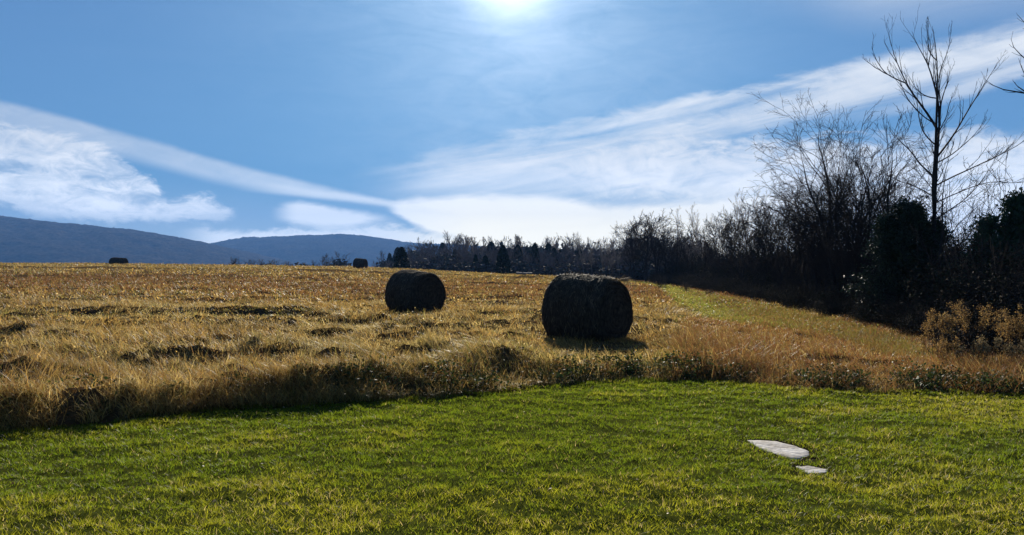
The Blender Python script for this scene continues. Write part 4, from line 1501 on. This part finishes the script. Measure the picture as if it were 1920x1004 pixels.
# ------------------------------------------------------------------ hay bales
def hay_bale(px, d, label, yaw, seed, Rr=0.75, Ln=1.42, base_py=None, tuft=False, detail=1.0):
    R = np.random.default_rng(seed)
    x = (px - 960) / F * d
    z = gz(x, d, False) if base_py is None else EYE + (502 - base_py) / F * d
    root = thing('hay_bale', label, 'hay bale', (x, d, z - 0.02), 'round hay bales lying in the field', yaw)
    nu, nv = 220, 56
    th = np.linspace(0, 2 * np.pi, nu, endpoint=False)
    s = np.linspace(-1, 1, nv)
    TH, S = np.meshgrid(th, s)
    edge = np.clip((np.abs(S) - 0.82) / 0.18, 0, 1)

    def rad(TH, S):
        r = Rr * (1 + 0.035 * (fbm(np.cos(TH) * 1.5 + 5, np.sin(TH) * 1.5 + S * 0.6 + 5, seed, 2) - 0.5))
        r = r + 0.055 * (fbm(TH * 1.2 + S * 0.4, S * 7, seed + 3, 3) - 0.5)          # wound layers
        r = r * (1 + 0.055 * np.sin(S * 1.5)) - 0.050 * np.exp(-((S + 0.66 + 0.08 * np.sin(TH * 2)) / 0.07) ** 2)   # tighter towards one end, twine groove
        r = r + 0.05 * (fbm(np.cos(TH) * 3 + 9, np.sin(TH) * 3 + S * 3 + 9, seed + 8, 2) - 0.5)
        r = r + 0.030 * (fbm(TH * 22, S * 15, seed + 5, 2) - 0.5)                     # strands
        return r
    def sag(P):
        # the bale has settled: flattened underneath, a little wider low down
        z = P[:, 2]
        k = np.clip(-z / Rr, 0, 1)
        P[:, 0] *= 1 + 0.07 * k ** 2
        P[:, 2] = np.where(z < -0.80 * Rr, -0.80 * Rr + (z + 0.80 * Rr) * 0.15, z) + 0.815 * Rr
        return P
    r = rad(TH, S) * (1 - 0.09 * edge ** 2)
    P = np.stack([r * np.cos(TH), S * Ln / 2, r * np.sin(TH)], -1).reshape(-1, 3)
    P = sag(P)
    i = np.arange(nu * nv).reshape(nv, nu)
    j = np.roll(i, -1, 1)
    q = np.stack([i[:-1], j[:-1], j[1:], i[1:]], -1).reshape(-1, 4)
    obj('rolled_side', mesh_from('rolled_side', P, [q], None, True), M_HAY, root)
    for sg in (-1, 1):
        k = 34
        q_ = np.linspace(1, 0, k)
        TH2, K = np.meshgrid(th, q_)
        r2 = rad(TH2, np.full_like(TH2, sg * 1.0)) * (1 - 0.09) * K
        bulge = 0.05 * (1 - K ** 2) + 0.022 * np.sin(K * 46 + TH2 + seed) * K + 0.035 * (fbm(TH2 * 9, K * 16, seed + 11, 3) - 0.5) * K
        P = np.stack([r2 * np.cos(TH2), sg * (Ln / 2 + bulge), r2 * np.sin(TH2)], -1).reshape(-1, 3)
        P = sag(P)
        i2 = np.arange(nu * k).reshape(k, nu); j2 = np.roll(i2, -1, 1)
        qq = np.stack([i2[:-1], j2[:-1], j2[1:], i2[1:]], -1).reshape(-1, 4)
        obj('end_face', mesh_from('end_face', P, [qq], None, True), M_HAY, root)
    # loose straw standing out of the roll
    n = int(5200 * detail)
    th_ = np.concatenate([R.uniform(0, 2 * np.pi, n // 2), R.normal(np.pi / 2, 0.5, n - n // 2)])
    s_ = R.uniform(-0.97, 0.97, n)
    rr = rad(th_, s_) * (1 - 0.09 * np.clip((np.abs(s_) - 0.82) / 0.18, 0, 1) ** 2) - 0.004
    C = sag(np.stack([rr * np.cos(th_), s_ * Ln / 2, rr * np.sin(th_)], -1))
    nr = np.stack([np.cos(th_), np.zeros(n), np.sin(th_)], -1)
    tg = np.stack([-np.sin(th_), R.normal(0, 0.5, n), np.cos(th_)], -1) * R.choice([-1, 1], n)[:, None]
    D = nr * R.uniform(0.05, 0.5, n)[:, None] + tg + R.normal(0, 0.25, (n, 3))
    D /= np.linalg.norm(D, axis=1)[:, None]
    ln = R.uniform(0.05, 0.17, n)
    w = np.cross(D, nr); w /= np.linalg.norm(w, axis=1)[:, None] + 1e-9
    wd = R.uniform(0.003, 0.007, n)[:, None] * (1.0 if d < 40 else 2.0)
    if tuft:
        m = 160
        tt = R.normal(0, 1, (m, 3)) * np.array([0.05, 0.06, 0.02])
        C[:m] = sag(np.tile(np.array([[Rr * 0.30, -Ln / 2 * 1.0, Rr * 0.90]]), (m, 1))) + tt
        D[:m] = np.array([0.1, -1, 0.12]) + R.normal(0, 0.3, (m, 3)); D[:m] /= np.linalg.norm(D[:m], axis=1)[:, None]
        ln[:m] = R.uniform(0.08, 0.2, m)
        w = np.cross(D, nr + 0.01); w /= np.linalg.norm(w, axis=1)[:, None] + 1e-9
    m0, m1 = 200, 620
    m = m1 - m0
    tr_ = R.normal(math.radians(106), math.radians(17), m)
    sr_ = R.normal(-0.95, 0.03, m)
    rr_ = rad(tr_, sr_) * 0.90
    C[m0:m1] = sag(np.stack([rr_ * np.cos(tr_), sr_ * Ln / 2, rr_ * np.sin(tr_)], -1))
    nn = np.stack([np.cos(tr_), np.full(m, -0.5), np.sin(tr_)], -1)
    D[m0:m1] = nn + R.normal(0, 0.55, (m, 3)); D[m0:m1] /= np.linalg.norm(D[m0:m1], axis=1)[:, None]
    ln[m0:m1] = R.uniform(0.04, 0.10, m)
    E = C + D * ln[:, None]
    E[:, 2] -= 0.25 * ln
    V = np.stack([C - w * wd / 2, C + w * wd / 2, E + w * wd * 0.3, E - w * wd * 0.3], 1).reshape(-1, 3)
    col = np.array([[0.17, 0.13, 0.08], [0.08, 0.063, 0.044], [0.30, 0.235, 0.145]])[R.integers(0, 3, n)] * R.uniform(0.6, 1.2, (n, 1))
    obj('loose_straw', mesh_from('loose_straw', V, [np.arange(n * 4).reshape(n, 4)], np.repeat(col, 4, 0)), M_STRAW, root)
    return root


# the roll's axis is its local Y; the end face at -Y looks towards the camera's right
hay_bale(1103, 17.6, 'largest nearest round hay bale, dark with sunlit straw on top, in the field', math.radians(52), 31, 0.79, 1.40, tuft=True)
hay_bale(780, 27.0, 'round dark hay bale of middle size standing left of the nearest one', math.radians(45), 32, 0.79, 1.42)
hay_bale(676, 113.0, 'tiny distant hay bale before the dark conifers on the rise', math.radians(75), 33, 0.8, 1.6, detail=0.4)
hay_bale(223, 121.0, 'tiny distant hay bale on the crest against the blue hill', math.radians(80), 34, 0.85, 2.2, base_py=502.5, detail=0.4)


# ------------------------------------------------------------------ stones in the lawn
def stone(poly, label, seed):
    R = np.random.default_rng(seed)
    P = np.array(poly)
    # densify and roughen the outline
    pts = []
    for i in range(len(P)):
        a, b = P[i], P[(i + 1) % len(P)]
        for t in np.linspace(0, 1, 5)[:-1]:
            pts.append(a * (1 - t) + b * t + (R.normal(0, 0.006, 2) if t else 0))
    pts = np.array(pts)
    c = pts.mean(0)
    n = len(pts)
    rings = []
    for sc, z in ((0.97, -0.06), (1.0, -0.02), (1.0, -0.004), (0.975, 0.003), (0.8, 0.005), (0.55, 0.006), (0.28, 0.005), (0.02, 0.005)):
        q = c + (pts - c) * sc
        zz = z + (0.004 * (fbm(q[:, 0] * 9, q[:, 1] * 9, 150 + seed, 3) - 0.5) if z > 0 else 0)
        rings.append(np.stack([q[:, 0] - c[0], q[:, 1] - c[1], np.full(n, 1.0) * zz], -1))
    V = np.concatenate(rings)
    i = np.arange(n * len(rings)).reshape(len(rings), n); j = np.roll(i, -1, 1)
    qd = np.stack([i[:-1], j[:-1], j[1:], i[1:]], -1).reshape(-1, 4)
    o = obj('flagstone', mesh_from('flagstone', V, [qd], None, False), M_STONE)
    o.location = (c[0], c[1], -0.006)
    tag(o, label, 'stone')


stone(S1, 'larger pale angular flagstone sunk in the lawn', 1)
stone(S2, 'smaller pale flagstone sunk in the lawn in front of the larger one', 2)


# ------------------------------------------------------------------ plumed weeds at the right
def plume_plant(px, d, py_top, label, seed, n=26, spread=0.35, pale=False):
    R = np.random.default_rng(seed)
    b = ground_at(px, d)
    H = EYE + (502 - py_top) / F * d - b[2]
    r = thing('goldenrod_plant', label, 'plant', b, 'withered goldenrod plants by the hedgerow')
    st, pv = [], []
    cols = np.array([[0.28, 0.17, 0.055], [0.37, 0.245, 0.085], [0.18, 0.10, 0.035]]) if not pale else np.array([[0.30, 0.24, 0.12], [0.25, 0.18, 0.085], [0.18, 0.12, 0.05]])
    for i in range(n):
        a = R.uniform(0, 2 * np.pi); l = R.uniform(0.0, 0.4)
        s = grow(R, (R.normal(0, spread * 0.5), R.normal(0, spread * 0.4), -0.03), (math.cos(a) * l, math.sin(a) * l, 1), H * R.uniform(0.72, 1.0), 0.006, 0.003, 7, 0.06, 0.0)
        st.append(s)
        tips = [s] + children(R, s, 5, 0.6, 1.0, (0.4, 0.9), (0.10, 0.2), 4, 0.1, 0.02, 0.7, 0.0025)
        st += tips[1:]
        for t in tips:
            m = 34
            c = t[0][-1]
            u = R.random(m)
            P = t[0][-2] * (1 - u)[:, None] + c * u[:, None] + R.normal(0, 0.024, (m, 3))
            pv.append(leaf_quads(P, R.uniform(0.008, 0.022, m), 0, cols[R.integers(0, 3, m)] * R.uniform(0.6, 1.25, (m, 1)), 1.4))
        # withered leaves on the stem
        m = 14
        u = R.uniform(0.1, 0.75, m)
        P = np.array([along(s[0], q)[0] for q in u]) + R.normal(0, 0.03, (m, 3))
        pv.append(leaf_quads(P, R.uniform(0.012, 0.025, m), 0, np.array([0.07, 0.045, 0.025]) * R.uniform(0.5, 1.4, (m, 1)), 2.4))
    V, Q = tubes(st, 3)
    obj('stem', mesh_from('goldenrod_stems', V, [Q]), M_TWIG, r)
    V, Q, T = merge(pv)
    obj('seed_heads', mesh_from('goldenrod_heads', V, [Q], T), M_PLUME, r)


plume_plant(1812, 13.0, 560, 'tall tan goldenrod clump with the highest fluffy heads, against dark brush', 1, 11, 0.36)
plume_plant(1758, 13.3, 570, 'tan goldenrod clump leftmost of the withered plants, against dark brush', 2, 7, 0.34)
plume_plant(1878, 13.0, 574, 'tan goldenrod clump by the right border of the photo', 3, 9, 0.36)
plume_plant(1930, 12.8, 590, 'low tan goldenrod cut by the right border', 4, 8, 0.25)
plume_plant(1772, 12.5, 625, 'lower tan goldenrod in front of the leftmost clump', 7, 7, 0.3)
plume_plant(1836, 12.2, 632, 'low pale weed clump in front of the tan goldenrods', 5, 6, 0.3, True)
plume_plant(1892, 11.9, 628, 'low pale weed clump right of the first pale one', 6, 7, 0.28, True)

# ---- single dead stalks standing in the field
def stalk(px, py, d_top, lab, seed):
    R = np.random.default_rng(seed)
    d = d_top
    b = ground_at(px, d)
    H = EYE + (502 - py) / F * d - b[2]
    s = grow(R, (0, 0, -0.03), (0.05, 0, 1), H, 0.012, 0.007, 6, 0.05, 0)
    br = [s] + children(R, s, 6, 0.4, 1.0, (0.3, 0.6), (0.1, 0.2), 3, 0.1, 0.05, 0.8, 0.005)
    r = thing('dead_stalk', lab, 'weed', b, 'dead weed stalks in the field')
    V, Q = tubes(br, 4)
    obj('stem', mesh_from('dead_stalk', V, [Q]), M_TWIG, r)
    C = np.concatenate([np.array([along(q[0], u)[0] for u in (np.linspace(0.35, 1, 40) if k == 0 else np.linspace(0, 1, 14))]) + R.normal(0, 0.008, (40 if k == 0 else 14, 3)) for k, q in enumerate(br)])
    V, Q, T = leaf_quads(C, R.uniform(0.012, 0.025, len(C)), 0, np.tile([[0.06, 0.035, 0.022]], (len(C), 1)), 1.5)
    obj('seed_heads', mesh_from('dead_stalk_heads', V, [Q], T), M_PLUME, r)


stalk(810, 612, 17.0, 'dark dead weed stalk in pale grass below the middle bale', 1)
stalk(490, 652, 13.0, 'dark dead weed stalk in the left half of the field', 2)
stalk(856, 618, 17.2, 'small dark dead stalk right of the one below the middle bale', 13)
stalk(197, 612, 17.5, 'dark dead weed stalk far left in the field', 4)

# ---- pale log lying before the far wood
def log():
    d = 100.0
    x = (983 - 960) / F * d
    R = np.random.default_rng(8)
    b = (x, d, gz(x, d) + 0.3)
    r = grow(R, (-1.0, 0, 0.1), (1, 0.2, 0.02), 2.0, 0.16, 0.11, 9, 0.05, 0)
    V, Q = tubes([r] + children(R, r, 3, 0.3, 0.9, (0.5, 0.9), (0.2, 0.3), 4, 0.1, 0.05, 0.5, 0.03), 7)
    o = obj('fallen_log', mesh_from('fallen_log', V, [Q], None, True), M_PALETWIG)
    o.location = b
    tag(o, 'pale fallen log at the foot of the far wood', 'log')


log()

# ------------------------------------------------------------------ haze
HAZE_D = 0.00015
HAZE_C = (0.20, 0.46, 1.0)


def haze():
    m, nt = new_mat('haze')
    out = nt.nodes.new('ShaderNodeOutputMaterial')
    v = nt.nodes.new('ShaderNodeVolumePrincipled')
    v.inputs['Color'].default_value = (*HAZE_C, 1)
    v.inputs['Density'].default_value = HAZE_D
    v.inputs['Anisotropy'].default_value = 0.0
    nt.links.new(v.outputs[0], out.inputs['Volume'])
    x0, x1, y0, y1, z0, z1 = -5300, 5300, -300, 6300, -14, 420
    V = [(x0, y0, z0), (x1, y0, z0), (x1, y1, z0), (x0, y1, z0), (x0, y0, z1), (x1, y0, z1), (x1, y1, z1), (x0, y1, z1)]
    Q = np.array([(0, 3, 2, 1), (4, 5, 6, 7), (0, 1, 5, 4), (1, 2, 6, 5), (2, 3, 7, 6), (3, 0, 4, 7)])
    o = obj('haze', mesh_from('haze', V, [Q]), m)
    tag(o, 'thin blue haze over the valley', 'haze', kind='stuff')


haze()
